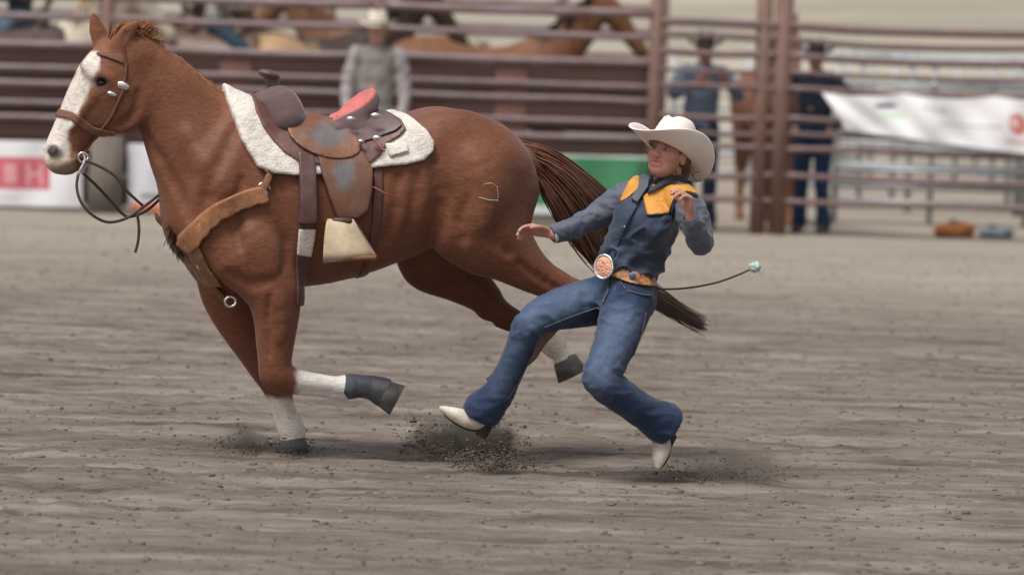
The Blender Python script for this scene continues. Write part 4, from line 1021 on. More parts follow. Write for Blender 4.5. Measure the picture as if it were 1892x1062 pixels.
# ================================================================== PEOPLE
def frame(yaw, pitch, roll):
    """columns: the person's right, front, up; yaw turns the face to the left of the picture, pitch tips it back"""
    ya, pi, ro = R(yaw), R(pitch), R(roll)
    f = np.array([-math.sin(ya), -math.cos(ya), 0]); r = np.array([-math.cos(ya), math.sin(ya), 0]); u = np.array([0, 0, 1.0])
    f, u = f * math.cos(pi) + u * math.sin(pi), u * math.cos(pi) - f * math.sin(pi)
    r, u = r * math.cos(ro) - u * math.sin(ro), u * math.cos(ro) + r * math.sin(ro)
    return np.stack([r, f, u], 1)
def head(F, c, M, sc=1.0, fine=True):
    c = np.asarray(c, float); T = lambda x, y, z: c + M @ (np.array([x, y, z]) * sc)
    E = lambda p, rad, k=0.02, op='add': F.ell(T(*p), np.array(rad) * sc, M, k * sc, op)
    E((0, -0.014, 0.030), (0.076, 0.094, 0.086)); E((0, 0.028, -0.032), (0.060, 0.064, 0.084), 0.03)
    E((0, 0.050, -0.084), (0.036, 0.036, 0.030), 0.03)
    if not fine:
        E((0, 0.095, -0.015), (0.014, 0.022, 0.028), 0.01)
        for s in (-1, 1): E((s * 0.074, -0.005, -0.006), (0.010, 0.022, 0.032), 0.006)
        return
    for s in (-1, 1):
        E((s * 0.040, 0.056, -0.022), (0.026, 0.028, 0.024), 0.02)
        E((s * 0.030, 0.050, -0.066), (0.024, 0.026, 0.026), 0.02)
        E((s * 0.031, 0.100, 0.006), (0.019, 0.016, 0.0115), 0.010, 'sub')
        E((s * 0.030, 0.076, 0.028), (0.026, 0.016, 0.008), 0.012)
        E((s * 0.074, -0.008, -0.008), (0.009, 0.021, 0.031), 0.006)
        E((s * 0.013, 0.100, -0.030), (0.009, 0.010, 0.007), 0.008)
    tb = lambda pts, k: F.tube([(*T(x, y, z), r * sc) for x, y, z, r in pts], k * sc)
    tb([(0, 0.086, 0.012, 0.008), (0, 0.098, -0.010, 0.009), (0, 0.109, -0.026, 0.011), (0, 0.104, -0.034, 0.009)], 0.010)
    tb([(-0.031, 0.073, -0.063, 0.004), (-0.014, 0.088, -0.055, 0.005), (0, 0.094, -0.053, 0.0055), (0.014, 0.088, -0.055, 0.005), (0.031, 0.073, -0.063, 0.004)], 0.008)
    tb([(-0.031, 0.073, -0.068, 0.004), (-0.014, 0.087, -0.073, 0.0055), (0, 0.091, -0.0745, 0.006), (0.014, 0.087, -0.073, 0.0055), (0.031, 0.073, -0.068, 0.004)], 0.008)
    E((0, 0.098, -0.0635), (0.028, 0.012, 0.0045), 0.003, 'sub')
def hand(F, w, d, n, curls, thumb=1, sc=1.0, k=0.008):
    """w wrist, d towards the fingers, n out of the palm; fingers bend towards n"""
    w = np.asarray(w, float); d = np.asarray(d, float); d /= np.linalg.norm(d); n = np.asarray(n, float); n = n - (n @ d) * d; n /= np.linalg.norm(n)
    l = np.cross(d, n) * thumb
    F.tube([(*(w + l * a * sc), 0.013 * sc) if False else (*(w + d * t + l * a * sc), r * sc) for t, a, r in ((-0.02, 0, 0.021), (0.0, 0, 0.020))], k)
    for a in (-0.026, -0.009, 0.009, 0.026):
        F.tube([(*w, 0.016 * sc), (*(w + (d * 0.045 + l * a * 0.8) * sc), 0.014 * sc), (*(w + (d * 0.088 + l * a) * sc), 0.0115 * sc)], k, 2)
    for (a, L, r), cu in zip(((0.028, 0.074, 0.0092), (0.0095, 0.083, 0.0095), (-0.0095, 0.078, 0.009), (-0.028, 0.060, 0.0082)), curls):
        p = w + (d * 0.086 + l * a) * sc; ang = 0.15; pts = [(*p, r * sc * 1.1)]
        for f_ in (0.45, 0.30, 0.25):
            ang += cu; dd = d * math.cos(ang) + n * math.sin(ang) + l * a * 1.5; p = p + dd * L * f_ * sc; pts.append((*p, r * sc * (0.98 if f_ > .3 else 0.85)))
        F.tube(pts, 0.003, 2)
    p = w + (d * 0.018 + l * 0.018) * sc; pts = [(*p, 0.014 * sc)]
    for f_, dv in ((0.042, d * 0.62 + l * 0.70 + n * 0.25), (0.032, d * 0.80 + l * 0.42 + n * 0.40), (0.026, d * 0.90 + l * 0.1 + n * 0.45)):
        p = p + dv * f_ * sc; pts.append((*p, 0.0105 * sc))
    F.tube(pts, 0.006, 2)
def hat_meshes(c, M, sc=1.0, side=0.055, dip=0.012, ch=0.125, bw=(0.185, 0.205), back=0.0):
    """cowboy hat in the head frame: brim, crown, band"""
    c = np.asarray(c, float); T = lambda V: c + (np.asarray(V) * sc) @ M.T
    nph, nt = 72, 12; ph = np.linspace(0, 2 * np.pi, nph, endpoint=False)
    ax, ay = 0.083, 0.102
    def brim_pt(p, t):
        x = math.cos(p) * (ax + (bw[0] - ax) * t); y = math.sin(p) * (ay + (bw[1] - ay) * t)
        s2 = math.cos(p) ** 2
        z = side * s2 * t ** 1.8 - dip * (1 - s2) * t ** 1.2 - (back * t ** 1.5 * max(0, -math.sin(p)) ** 2)
        x *= 1 - 0.10 * s2 * t * t * (side / 0.055)
        return (x, y, z)
    V = []; Q = []
    for lay, dz in ((0, 0.0), (1, -0.0045)):
        for t in np.linspace(0, 1, nt):
            for p in ph: a = brim_pt(p, t); V.append((a[0], a[1], a[2] + dz))
    n1 = nph * nt
    for i in range(nt - 1):
        for j in range(nph):
            a, b = i * nph + j, i * nph + (j + 1) % nph
            Q.append([a, a + nph, b + nph, b]); Q.append([n1 + a, n1 + b, n1 + b + nph, n1 + a + nph])
    for j in range(nph):
        a, b = (nt - 1) * nph + j, (nt - 1) * nph + (j + 1) % nph; Q.append([a, a + n1, b + n1, b])
        a, b = j, (j + 1) % nph; Q.append([a, b, b + n1, a + n1])
    brim = (T(V), Q)
    V = []; Q = []; prof = [(0, 1.0), (0.12, 1.0), (0.35, 0.965), (0.6, 0.92), (0.8, 0.86), (0.92, 0.79), (0.98, 0.70), (1.0, 0.58), (0.985, 0.42), (0.96, 0.24), (0.95, 0.08)]
    for zz, k in prof:
        for p in ph:
            x, y = math.cos(p) * ax * 1.01 * k, math.sin(p) * ay * 1.01 * k
            fr = max(0, math.sin(p)); 
            x *= 1 - 0.30 * fr ** 2 * zz ** 2                                    # front pinch
            z = ch * zz - 0.020 * max(0, -y / ay) * zz                              # lower at the back
            z -= 0.030 * math.exp(-(x / 0.026) ** 2) * (zz > 0.9) * (1 - 0.5 * max(0, -math.sin(p)) * k)       # crease
            dn = math.exp(-(((abs(math.cos(p)) - 0.62) / 0.22) ** 2)) * fr * (zz ** 2); x *= 1 - 0.20 * dn
            V.append((x, y, z))
    for i in range(len(prof) - 1):
        for j in range(nph): a, b = i * nph + j, i * nph + (j + 1) % nph; Q.append([a, b, b + nph, a + nph])
    Q.append([(len(prof) - 1) * nph + j for j in range(nph)])
    crown = (T(V), Q)
    V = []; Q = []
    for zz, e in ((0.002, 1.03), (0.002, 1.045), (0.020, 1.04), (0.020, 1.02)):
        for p in ph: V.append((math.cos(p) * ax * e, math.sin(p) * ay * e, zz))
    for i in range(3):
        for j in range(nph): a, b = i * nph + j, i * nph + (j + 1) % nph; Q.append([a, b, b + nph, a + nph])
    return brim, crown, (T(V), Q)

# ------------------------------------------------------------------ the woman leaving the saddle
def wp(px, py, dy, rpx, s=1.0):
    x, z = W2(px, py); x *= (YW + dy) / YW; z = CAM[2] + (z - CAM[2]) * (YW + dy) / YW
    return (x, dy, z, rpx * SW, s)
def wpt(px, py, dy): a = wp(px, py, dy, 0); return np.array([a[0], a[1] + YW, a[2]])
woman = empty('person', tuple(wpt(1150, 868, 0)), 'person in cream cowboy hat, gold-yoked blue shirt and jeans stepping off the galloping horse', 'person')
x0w, z0w = W2(790, 880); x1w, z1w = W2(1345, 215)
BH = (x0w - 0.03, -0.52, z0w - 0.03); BHi = (x1w + 0.03, 0.36, z1w + 0.03)
HM = frame(34, 14, -7)
HC = np.array(wp(1237, 285, -0.03, 0)[:3])
FB = Field(BH, BHi, 0.0045)
head(FB, HC, HM, 0.93)
FB.tube([wp(1243, 298, 0.0, 24, 1), wp(1238, 322, 0.0, 23, 1), wp(1226, 346, 0.0, 27, 1), wp(1214, 372, 0.0, 38, 0.9)], 0.02)
FB.tube([wp(1214, 368, 0, 40, 1.0), wp(1195, 415, 0, 46, 0.9), wp(1170, 470, 0, 40, 0.9), wp(1155, 525, 0, 33, 1.0)], 0.02)
armR = [(1165, 362, 0.10), (1128, 384, 0.11), (1086, 408, 0.08), (1050, 424, 0.05), (1022, 432, 0.02)]
armL = [(1262, 372, -0.13), (1283, 410, -0.19), (1297, 450, -0.22), (1288, 425, -0.29), (1277, 402, -0.35)]
FB.tube([wp(*p, r) for p, r in zip(armR, (18, 16, 14, 13, 10.5))], 0.015); FB.tube([wp(*p, r) for p, r in zip(armL, (18, 16, 14, 13, 10.5))], 0.01, 2)
legR = [(1125, 552, 0.09), (1055, 566, -0.02), (985, 594, -0.12), (948, 672, -0.06), (902, 760, 0.0)]
legL = [(1168, 560, -0.09), (1142, 625, -0.20), (1108, 697, -0.28), (1165, 745, -0.20), (1222, 790, -0.11)]
FB.tube([wp(*p, r) for p, r in zip(legR, (29, 28, 21, 17, 12))], 0.02); FB.tube([wp(*p, r) for p, r in zip(legL, (29, 28, 22, 19, 12))], 0.02, 3)
FB.tube([wp(902, 760, 0.0, 14), wp(888, 778, 0, 14), wp(845, 764, -0.02, 9)], 0.02); FB.tube([wp(1222, 790, -0.11, 14), wp(1224, 826, -0.10, 13), wp(1214, 852, -0.11, 9)], 0.02)
hand(FB, wp(1016, 432, 0.015, 0)[:3], (-0.9, -0.10, 0.20), (0.1, -0.55, -0.8), (0.30, 0.35, 0.42, 0.5), 1, 0.95)
hand(FB, wp(1275, 399, -0.355, 0)[:3], (-0.15, -0.25, 0.95), (-0.8, -0.35, 0.1), (0.50, 0.58, 0.66, 0.75), -1, 0.95)
BV, BQ = FB.nets(2)
SK = np.array([0.52, 0.265, 0.19]); c = np.repeat(SK[None], len(BV), 0)
L_ = (BV - HC) @ HM / 0.93; lx, ly, lz = L_.T
hm = np.linalg.norm(L_, axis=1) < 0.14
c = blend(c, hm * 0.5 * sst(0.035, 0.01, np.hypot(np.abs(lx) - 0.040, lz + 0.025)) * (ly > 0.03), (0.55, 0.20, 0.15))
lips = hm * (ly > 0.06) * sst(1.25, 0.9, np.hypot(lx / 0.036, (lz + 0.0635) / 0.0165)); c = blend(c, lips, (0.40, 0.12, 0.105))
teeth = hm * (ly > 0.06) * sst(1.15, 0.85, np.hypot(lx / 0.026, (lz + 0.063) / 0.0046)); c = blend(c, 0.6 * teeth, (0.55, 0.46, 0.40))
bw_ = hm * (ly > 0.05) * sst(1.3, 0.8, np.hypot((np.abs(lx) - 0.032) / 0.020, (lz - 0.026 + 0.15 * np.abs(np.abs(lx) - 0.03)) / 0.0055)); c = blend(c, 0.75 * bw_, (0.13, 0.06, 0.035))
es = hm * (ly > 0.04) * sst(1.3, 0.7, np.hypot((np.abs(lx) - 0.031) / 0.021, (lz - 0.007) / 0.012)); c = blend(c, 0.5 * es, (0.22, 0.10, 0.075))
body = part('body', wworld(BV), BQ, M_skin, woman, colors=c)
for s in (-1, 1):
    ec = HC + HM @ (np.array([s * 0.031, 0.0795, 0.0065]) * 0.93)
    V, Q = ell_mesh(ec + [0, YW, 0], (0.0115, 0.0115, 0.0080), HM, 18, 12); l2 = (V - [0, YW, 0] - ec) @ HM
    cc = np.repeat(np.array([[0.36, 0.31, 0.28]]), len(V), 0); cc[np.hypot(l2[:, 0] + 0.002 * 0, l2[:, 2]) < 0.0062] = (0.05, 0.03, 0.02)
    part('eye', V, Q, M_eye, woman, colors=cc)
# hair tucked under the hat, gathered at the nape
FHr = Field(HC - 0.20, HC + 0.20, 0.005)
for p, rad in (((0, -0.030, 0.030), (0.086, 0.090, 0.090)), ((0, -0.068, -0.035), (0.064, 0.042, 0.055)), ((-0.02, -0.085, -0.06), (0.04, 0.034, 0.04))):
    FHr.ell(HC + HM @ np.array(p), rad, HM, 0.02)
FHr.ell(HC + HM @ np.array([0, 0.085, -0.02]), (0.088, 0.078, 0.13), HM, 0.006, 'sub')
for s in (-1, 1): FHr.ell(HC + HM @ np.array([s * 0.075, 0.0, -0.012]), (0.022, 0.026, 0.03), HM, 0.006, 'sub')
V, Q = FHr.nets(2); N_ = vnormals(V, Q); V = V + N_ * (0.006 * (fbm(V * [90, 90, 25], 2) - 0.5))[:, None]
hcol = np.array([0.11, 0.06, 0.03]) * (0.55 + 0.9 * fbm(V * [110, 110, 22], 2))[:, None]
hair = part('hair', wworld(V), Q, M_hair, woman, colors=hcol)
guides = []; roots = []
for i in range(12):
    s = rng.uniform(-1, 1); a = HC + HM @ np.array([-0.062 + 0.03 * s, -0.055 + rng.normal(0, .02), -0.055 + rng.normal(0, .015)])
    b = a + HM @ np.array([-0.008 + 0.01 * s, -0.024, -0.022]); e_ = b + np.array([0.018 + rng.normal(0, .012), 0, -0.004 + rng.normal(0, .010)])
    guides.append([x + [0, YW, 0] for x in (a, b, e_)]); roots.append(rng.normal(0, 0.006, 3))
V, Q = strands(roots, guides, 0.0022, 0.0006, 5, 0.012, 0.006, 12); part('loose_hair', V, Q, M_hair, woman, colors=np.array([0.13, 0.07, 0.035]) * (0.5 + 1.0 * fbm(V * 80, 1))[:, None])
# jeans
M_seam = mat('seam_thread', (0.15, 0.135, 0.115), 0.8, 0.3, 90)
FJ = Field(BH, (BHi[0], BHi[1], W2(1150, 455)[1]), 0.0055)
FJ.tube([wp(1158, 498, 0, 47, 0.85), wp(1156, 525, 0, 51, 0.9), wp(1152, 555, 0, 50, 1.0)], 0.03)
x, z = W2(1188, 552); FJ.ell((x, 0.07, z), (0.062, 0.10, 0.095), None, 0.04)
FJ.tube([wp(*p, r) for p, r in zip([(1130, 548, 0.07), (1100, 556, 0.055), (1055, 566, -0.02), (1010, 580, -0.08), (980, 600, -0.12), (962, 640, -0.10), (942, 685, -0.06), (918, 730, -0.02), (893, 757, 0.0)], (46, 44, 41, 36, 31.5, 27, 26, 30, 37.5))], 0.03, 4)
FJ.tube([wp(*p, r) for p, r in zip([(1162, 555, -0.07), (1150, 590, -0.13), (1138, 630, -0.20), (1120, 672, -0.255), (1110, 700, -0.28), (1135, 722, -0.25), (1168, 745, -0.20), (1200, 768, -0.15), (1228, 782, -0.11)], (48, 45.5, 40.5, 36.5, 34.5, 31.5, 30.5, 33, 40))], 0.03, 4)
# open hems
def hem(F, p, q, depth):
    p, q = np.array(p), np.array(q); d = (q - p) / np.linalg.norm(q - p)
    return p, d
def cut(F, p, d, rad):
    """cut the leg square below the hem plane, only near p"""
    m = rad * 1.6; a, b = F.rngidx(p - m, p + m); X, Y, Z = F.grids(a, b)
    sl = tuple(slice(a[i], b[i]) for i in range(3))
    ax_ = (X - p[0]) * d[0] + (Y - p[1]) * d[1] + (Z - p[2]) * d[2]
    F.F[sl] = np.maximum(F.F[sl], ax_.astype(np.float32))
hR = np.array(wp(893, 757, 0.0, 0)[:3]); dR = hR - np.array(wp(928, 700, -0.04, 0)[:3]); dR /= np.linalg.norm(dR)
hL = np.array(wp(1228, 782, -0.11, 0)[:3]); dL = hL - np.array(wp(1185, 752, -0.17, 0)[:3]); dL /= np.linalg.norm(dL)
cut(FJ, hR + dR * 0.035, dR, 0.12); cut(FJ, hL + dL * 0.022, dL, 0.12)
for h_, d_, rr in ((hR, dR, 0.072), (hL, dL, 0.074)):
    FJ.tube([(*(h_ - d_ * 0.03), rr * 0.6), (*(h_ + d_ * 0.10), rr * 0.98)], 0.004, 1, 'sub')
FJtop = W2(1153, 489)
# waistband plane slants down to the right of the picture
wa = np.array(wp(1098, 486, 0, 0)[:3]); wb = np.array(wp(1210, 512, 0, 0)[:3]); wd = (wb - wa) / np.linalg.norm(wb - wa); wn = np.array([-wd[2], 0, wd[0]]); wn = wn if wn[2] > 0 else -wn
FJ.plane(wa, wn)
JV, JQ = FJ.nets(2); JN = vnormals(JV, JQ)
def wpix(V):
    W = wworld(V) - CAM; d = W @ fw; return CX + FPX * (W @ rt) / d, CY - FPX * (W @ up) / d
def ridge(p): return 1 - np.abs(2 * fbm(p, 2) - 1)
jx, jy = wpix(JV)
kne = np.maximum(sst(75, 20, np.hypot(jx - 985, jy - 600)), np.maximum(sst(80, 25, np.hypot(jx - 1115, jy - 700)), sst(90, 25, np.hypot(jx - 1120, jy - 575))))
low = np.maximum(sst(660, 760, jy), 0.25)
fold = (ridge(JV * [13, 13, 20] + 3) - 0.75) * (0.003 + 0.014 * kne) + (ridge(JV * [9, 9, 26] + 17) - 0.75) * 0.010 * low
JV = JV + JN * fold[:, None]
den = np.array([0.020, 0.036, 0.084]); c = np.repeat(den[None], len(JV), 0)
fade = np.maximum(np.maximum(sst(46, 8, seg_d(jx, jy, (1075, 548), (985, 585))[0]), sst(50, 8, seg_d(jx, jy, (1150, 590), (1112, 690))[0])), 0.6 * sst(30, 6, seg_d(jx, jy, (965, 620), (925, 720))[0]))
c = blend(c, np.clip(0.85 * fade * (0.8 + 0.4 * fbm(JV * [60, 60, 60], 2)), 0, 1), (0.102, 0.145, 0.232))
c = c * (0.92 + 0.16 * fbm(JV * 14 + 8, 3))[:, None]
c = blend(c, 0.5 * sst(0.52, 0.7, ridge(JV * [20, 20, 45] + 3)) * sst(0.0, 0.006, fold), (0.085, 0.115, 0.165))
jeans = part('jeans', wworld(JV), JQ, M_denim, woman, colors=c)
def wpoly(pts): return [W2(a, b) for a, b in pts]
def wstrip(name, fld, pts, wpx, off, m, parent, side=-1, colors=None, h=0.004, ylim=0.0, inner=0.010):
    p = np.array(pts, float); n = len(p); L, Rr = [], []
    for i in range(n):
        t = p[min(i + 1, n - 1)] - p[max(i - 1, 0)]; t = t / np.linalg.norm(t); nn = np.array([-t[1], t[0]]) * wpx / 2
        L.append(p[i] + nn); Rr.append(p[i] - nn)
    V, Q = wrap(fld, wpoly([tuple(q) for q in L + Rr[::-1]]), off, h, side, inner, 0.003, ylim)
    if len(V) == 0: return None
    return part(name, wworld(V), Q, m, parent, colors=None if colors is None else np.repeat(np.array([colors]), len(V), 0))
wstrip('inseam', FJ, [(1106, 566), (1050, 583), (1005, 600)], 1.7, 0.0085, M_seam, jeans, h=0.0032, ylim=0.05)
wstrip('inseam', FJ, [(996, 618), (982, 655), (962, 695), (938, 735)], 1.7, 0.0085, M_seam, jeans, h=0.0032, ylim=0.05)
wstrip('side_seam', FJ, [(1192, 572), (1184, 610), (1168, 650)], 1.7, 0.0085, M_seam, jeans, h=0.0032, ylim=0.05)
wstrip('fly_seam', FJ, [(1124, 512), (1122, 535), (1112, 556)], 1.8, 0.0085, M_seam, jeans, h=0.0032)
wstrip('pocket_seam', FJ, [(1144, 516), (1156, 532), (1186, 540), (1202, 542)], 1.8, 0.0085, M_seam, jeans, h=0.0032)
# belt and buckle
belt = None
V, Q = wrap(FJ, wpoly([(1094, 484), (1125, 487), (1165, 497), (1214, 510), (1214, 528), (1165, 519), (1125, 507), (1094, 500)]), 0.014, 0.0045, None, 0.012, 0.004)
bx_, by_ = wpix(V)
c = np.repeat(np.array([[0.42, 0.20, 0.075]]), len(V), 0) * (0.7 + 0.6 * fbm(V * 70, 2))[:, None]
c = blend(c, sst(0.62, 0.66, fbm(V * [60, 60, 60] + 4, 1)) * 0.7, (0.16, 0.065, 0.03))
belt = part('belt', wworld(V), Q, M_tan, woman, colors=c)
bn = np.array([-0.42, -0.88, 0.18]); bn /= np.linalg.norm(bn); bu = np.array([-0.05, 0.15, 1.0]); bu -= (bu @ bn) * bn; bu /= np.linalg.norm(bu); bs = np.cross(bu, bn)
BM = np.stack([bs, bu, bn], 1); bc_ = wpt(1116, 493, -0.125)
V, Q = ell_mesh(bc_, (0.0425, 0.050, 0.010), BM, 28, 12); bk = part('buckle', V, Q, M_copper, woman)
V, Q = pipe([bc_ + BM @ np.array([0.041 * math.cos(t), 0.049 * math.sin(t), 0.003]) for t in np.linspace(0, 2 * np.pi, 33)], 0.0055, 8, 2); part('buckle_rim', V, Q, M_silver, bk)
for k in range(9):
    t = k * 0.7; V, Q = ell_mesh(bc_ + BM @ np.array([0.020 * math.cos(t) * (k % 3) / 2, 0.026 * math.sin(t) * (1 + k % 2) / 2, 0.0085]), (0.007, 0.005, 0.003), BM, 8, 6); part('relief', V, Q, M_copper, bk)
V, Q = ell_mesh(wpt(1169, 510, -0.155), (0.016, 0.006, 0.013), None, 12, 8); part('belt_stone', V, Q, mat('blue_stone', (0.05, 0.11, 0.32), 0.3), belt)
# shirt
FT = Field((W2(1005, 400)[0], BH[1], W2(1150, 545)[1]), (BHi[0], BHi[1], W2(1200, 300)[1]), 0.005)
FT.tube([wp(1222, 352, 0.0, 34, 1.15), wp(1211, 378, -0.01, 50, 1.0), wp(1198, 408, -0.015, 59, 0.86), wp(1184, 442, -0.01, 60, 0.84), wp(1170, 472, 0, 57, 0.86), wp(1161, 494, 0, 54, 0.88), wp(1158, 508, 0, 47, 0.88)], 0.02, 5)
x, z = W2(1168, 408); FT.ell((x, -0.055, z), (0.075, 0.085, 0.085), None, 0.04); x, z = W2(1212, 412); FT.ell((x, -0.12, z), (0.07, 0.07, 0.08), None, 0.04)
FT.plane(wa + wn * 0.004 - 0, -wn) if False else None
FT.F = np.maximum(FT.F, (-((FT.ax[0][:, None, None] - wa[0]) * wn[0] + (FT.ax[2][None, None, :] - wa[2]) * wn[2]) - 0.012).astype(np.float32))
neckc = wp(1230, 338, -0.01, 23, 1.1)
FT.tube([wp(1243, 300, -0.02, 30, 1.0), wp(1232, 330, -0.02, 27, 1.0), wp(1218, 352, -0.06, 20, 1.0)], 0.006, 3, 'sub')
FTb = FT.clone()
V, Q = FT.nets(2); N_ = vnormals(V, Q); tx, ty = wpix(V)
diag = np.stack([V[:, 0] * 9 + V[:, 2] * 7, V[:, 1] * 8, V[:, 2] * 16 - V[:, 0] * 10], 1)
fold = (ridge(diag + 5) ** 2 - 0.5) * (0.014 + 0.022 * sst(410, 490, ty)) + 0.012 * (ridge(V * [8, 8, 26] + 2) - 0.72) * sst(450, 490, ty)
V = V + N_ * fold[:, None]
nav = np.array([0.034, 0.050, 0.086]); c = np.repeat(nav[None], len(V), 0) * (0.85 + 0.3 * fbm(V * 12, 2))[:, None]
shirt = part('shirt', wworld(V), Q, M_cloth, woman, colors=c)
def sleeve(name, pts, rads, cutp):
    q = np.array([wp(*p, r) for p, r in zip(pts, rads)])
    F = Field(q[:, :3].min(0) - 0.10, q[:, :3].max(0) + 0.10, 0.005); F.tube([tuple(a) for a in q], 0.012, 4)
    p = q[-1, :3]; d = p - q[-2, :3]; d /= np.linalg.norm(d); cut(F, p + d * 0.010, d, 0.06); F.tube([(*(p - d * 0.03), 0.012), (*(p + d * 0.06), q[-1, 3] * 0.82)], 0.003, 1, 'sub')
    V, Q = F.nets(2); N_ = vnormals(V, Q)
    fold = (ridge(V * [17, 17, 24] + 21) - 0.72) * 0.016 + (ridge(V * [34, 26, 34] + 2) - 0.72) * 0.005
    V = V + N_ * fold[:, None]
    c = np.repeat(np.array([[0.090, 0.102, 0.140]]), len(V), 0) * (0.8 + 0.4 * fbm(V * 16, 2))[:, None]
    o = part(name, wworld(V), Q, M_cloth, woman, colors=c)
    return q, p, d
qR, pR, dR_ = sleeve('sleeve', [(1176, 358, 0.09), (1148, 370, 0.11), (1118, 390, 0.10), (1086, 408, 0.08), (1056, 422, 0.05), (1024, 432, 0.02)], (30, 29, 26, 23, 20, 16), None)
qL, pL, dL_ = sleeve('sleeve', [(1254, 366, -0.10), (1274, 388, -0.16), (1287, 420, -0.20), (1296, 447, -0.225), (1290, 440, -0.275), (1281, 415, -0.33), (1276, 402, -0.35)], (28, 30, 26, 23, 22, 19, 15.5), None)
V, Q = pipe([pR + [0, YW, 0] + dR_ * (-0.004), pR + [0, YW, 0] + dR_ * 0.002, pR + [0, YW, 0] + dR_ * 0.008], [0.037, 0.038, 0.037], 16, 2); part('cuff_edge', V, Q, mat('cuff_white', (0.62, 0.61, 0.62), 0.7), woman)
# gold yoke panels, placket, collar
def ypart(name, pts, off, m, colors=None, side=-1, ylim=0.02, fld=FTb, h=0.0042):
    V, Q = wrap(fld, wpoly(pts), off, h, side, 0.012, 0.003, ylim)
    if len(V) == 0: return None
    return part(name, wworld(V), Q, m, shirt, colors=None if colors is None else np.repeat(np.array([colors]), len(V), 0))
FY = FTb.clone()
FY.tube([tuple(a) for a in qL[:3]], 0.012, 4); FY.tube([tuple(a) for a in qR[:3]], 0.012, 4)
M_navy = mat('navy_piping', (0.02, 0.03, 0.05), 0.7)
yoke = ypart('yoke', [(1186, 360), (1197, 353), (1238, 340), (1279, 338), (1286, 356), (1268, 350), (1251, 354), (1240, 369), (1234, 391), (1194, 394)], 0.009, M_gold, fld=FY, ylim=0.04)
ypart('yoke', [(1144, 373), (1162, 336), (1184, 318), (1180, 346), (1162, 362)], 0.009, M_gold, fld=FY, side=None)
ypart('yoke_piping', [(1191, 393), (1235, 390), (1236, 392.5), (1191, 396)], 0.0105, M_navy, fld=FY, ylim=0.04)
ypart('yoke_piping', [(1236, 392), (1241, 369), (1252, 354), (1268, 350), (1286, 357), (1287, 361), (1268, 354), (1254, 358), (1244, 371), (1240, 393)], 0.0105, M_navy, fld=FY, ylim=0.04)
M_emb = mat('embroidery', (0.36, 0.17, 0.06), 0.8)
for pts in ([(1212, 366), (1218, 358), (1224, 366)], [(1206, 372), (1216, 368), (1228, 371)], [(1210, 378), (1220, 374), (1224, 380)]):
    wstrip('embroidery', FY, pts, 1.5, 0.0115, M_emb, shirt, h=0.0035, ylim=0.04)
ypart('collar', [(1183, 318), (1200, 326), (1196, 344), (1176, 372), (1164, 364), (1178, 344)], 0.022, M_cloth, (0.085, 0.095, 0.115), side=None)
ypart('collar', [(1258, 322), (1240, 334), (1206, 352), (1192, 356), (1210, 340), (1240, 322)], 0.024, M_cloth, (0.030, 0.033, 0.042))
FC = Field(HC - [0.16, 0.16, 0.22], HC + [0.16, 0.16, 0.05], 0.004)
cr = [wp(1232 + 30 * math.cos(t), 334 + 8 * math.cos(t) * 1.0 - (0 if True else 0), 0.005 + 0.066 * math.sin(t), 0)[:3] for t in np.linspace(-2.6, 2.6 , 18)]
cr = [np.array(wp(1232 + 31 * math.cos(t), 330 + 10 * (1 if math.cos(t) < 0 else -0.2) * abs(math.cos(t)), 0.0 + 0.068 * math.sin(t), 0)[:3]) for t in np.linspace(0, 2 * np.pi, 25)]
V, Q = pipe([q + [0, YW, 0] for q in cr], 0.012, 8, 3, flat=1.5); part('collar_band', V, Q, M_cloth, shirt, colors=np.repeat(np.array([[0.032, 0.035, 0.045]]), len(V), 0))
wstrip('placket', FTb, [(1178, 366), (1158, 402), (1142, 440), (1128, 478)], 9, 0.0075, M_cloth, shirt, colors=tuple(nav * 0.9), ylim=0.0)
for a, b in ((1166, 388), (1153, 416), (1141, 444)):
    X_, Z_ = W2(a, b); ys = FTb.ax[1]; col_f = FTb.at(np.stack([np.full(len(ys), X_), ys, np.full(len(ys), Z_)], 1)); hit = ys[np.argmax(col_f < 0)] if (col_f < 0).any() else -0.1
    V, Q = ell_mesh((X_, hit - 0.007 + YW, Z_), (0.0055, 0.003, 0.0055), None, 10, 6); part('snap', V, Q, M_silver, shirt)
# boots
def boot(pts, heel, name='boot'):
    q = np.array([wp(*p[:3], p[3]) for p in pts]); F = Field(q[:, :3].min(0) - 0.09, q[:, :3].max(0) + 0.09, 0.0045); F.tube([tuple(a) for a in q], 0.012, 4)
    V, Q = F.nets(2); bx, by = wpix(V); t = sst(0, 1, np.linalg.norm(V - q[0, :3], axis=1) / 0.16)
    c = blend(np.repeat(np.array([[0.34, 0.26, 0.18]]), len(V), 0), t, (0.66, 0.60, 0.52))
    o = part(name, wworld(V), Q, M_boot, woman, colors=c)
    s, e, up_, lab = heel
    V, Q = pipe([wpt(*p[:3]) for p in s], [p[3] * SW for p in s], 10, 4, flat=1.0); part('sole', V, Q, mat('boot_sole', (0.045, 0.035, 0.028), 0.8), o)
    V, Q = pipe([wpt(*p[:3]) for p in e], [p[3] * SW for p in e], 10, 3); part('heel', V, Q, mat('boot_heel', (0.05, 0.038, 0.03), 0.8), o)
    return o
boot([(905, 742, 0.0, 20), (893, 770, 0.0, 19), (872, 776, -0.005, 17.5), (845, 767, -0.012, 14), (822, 757, -0.016, 7.5), (814, 753, -0.018, 3.5)],
     ([(890, 792, 0.0, 5), (868, 790, -0.005, 6), (845, 780, -0.012, 5.5), (822, 764, -0.016, 4)], [(898, 782, 0.0, 14), (892, 797, 0.0, 12), (888, 806, 0.0, 11)], None, None))
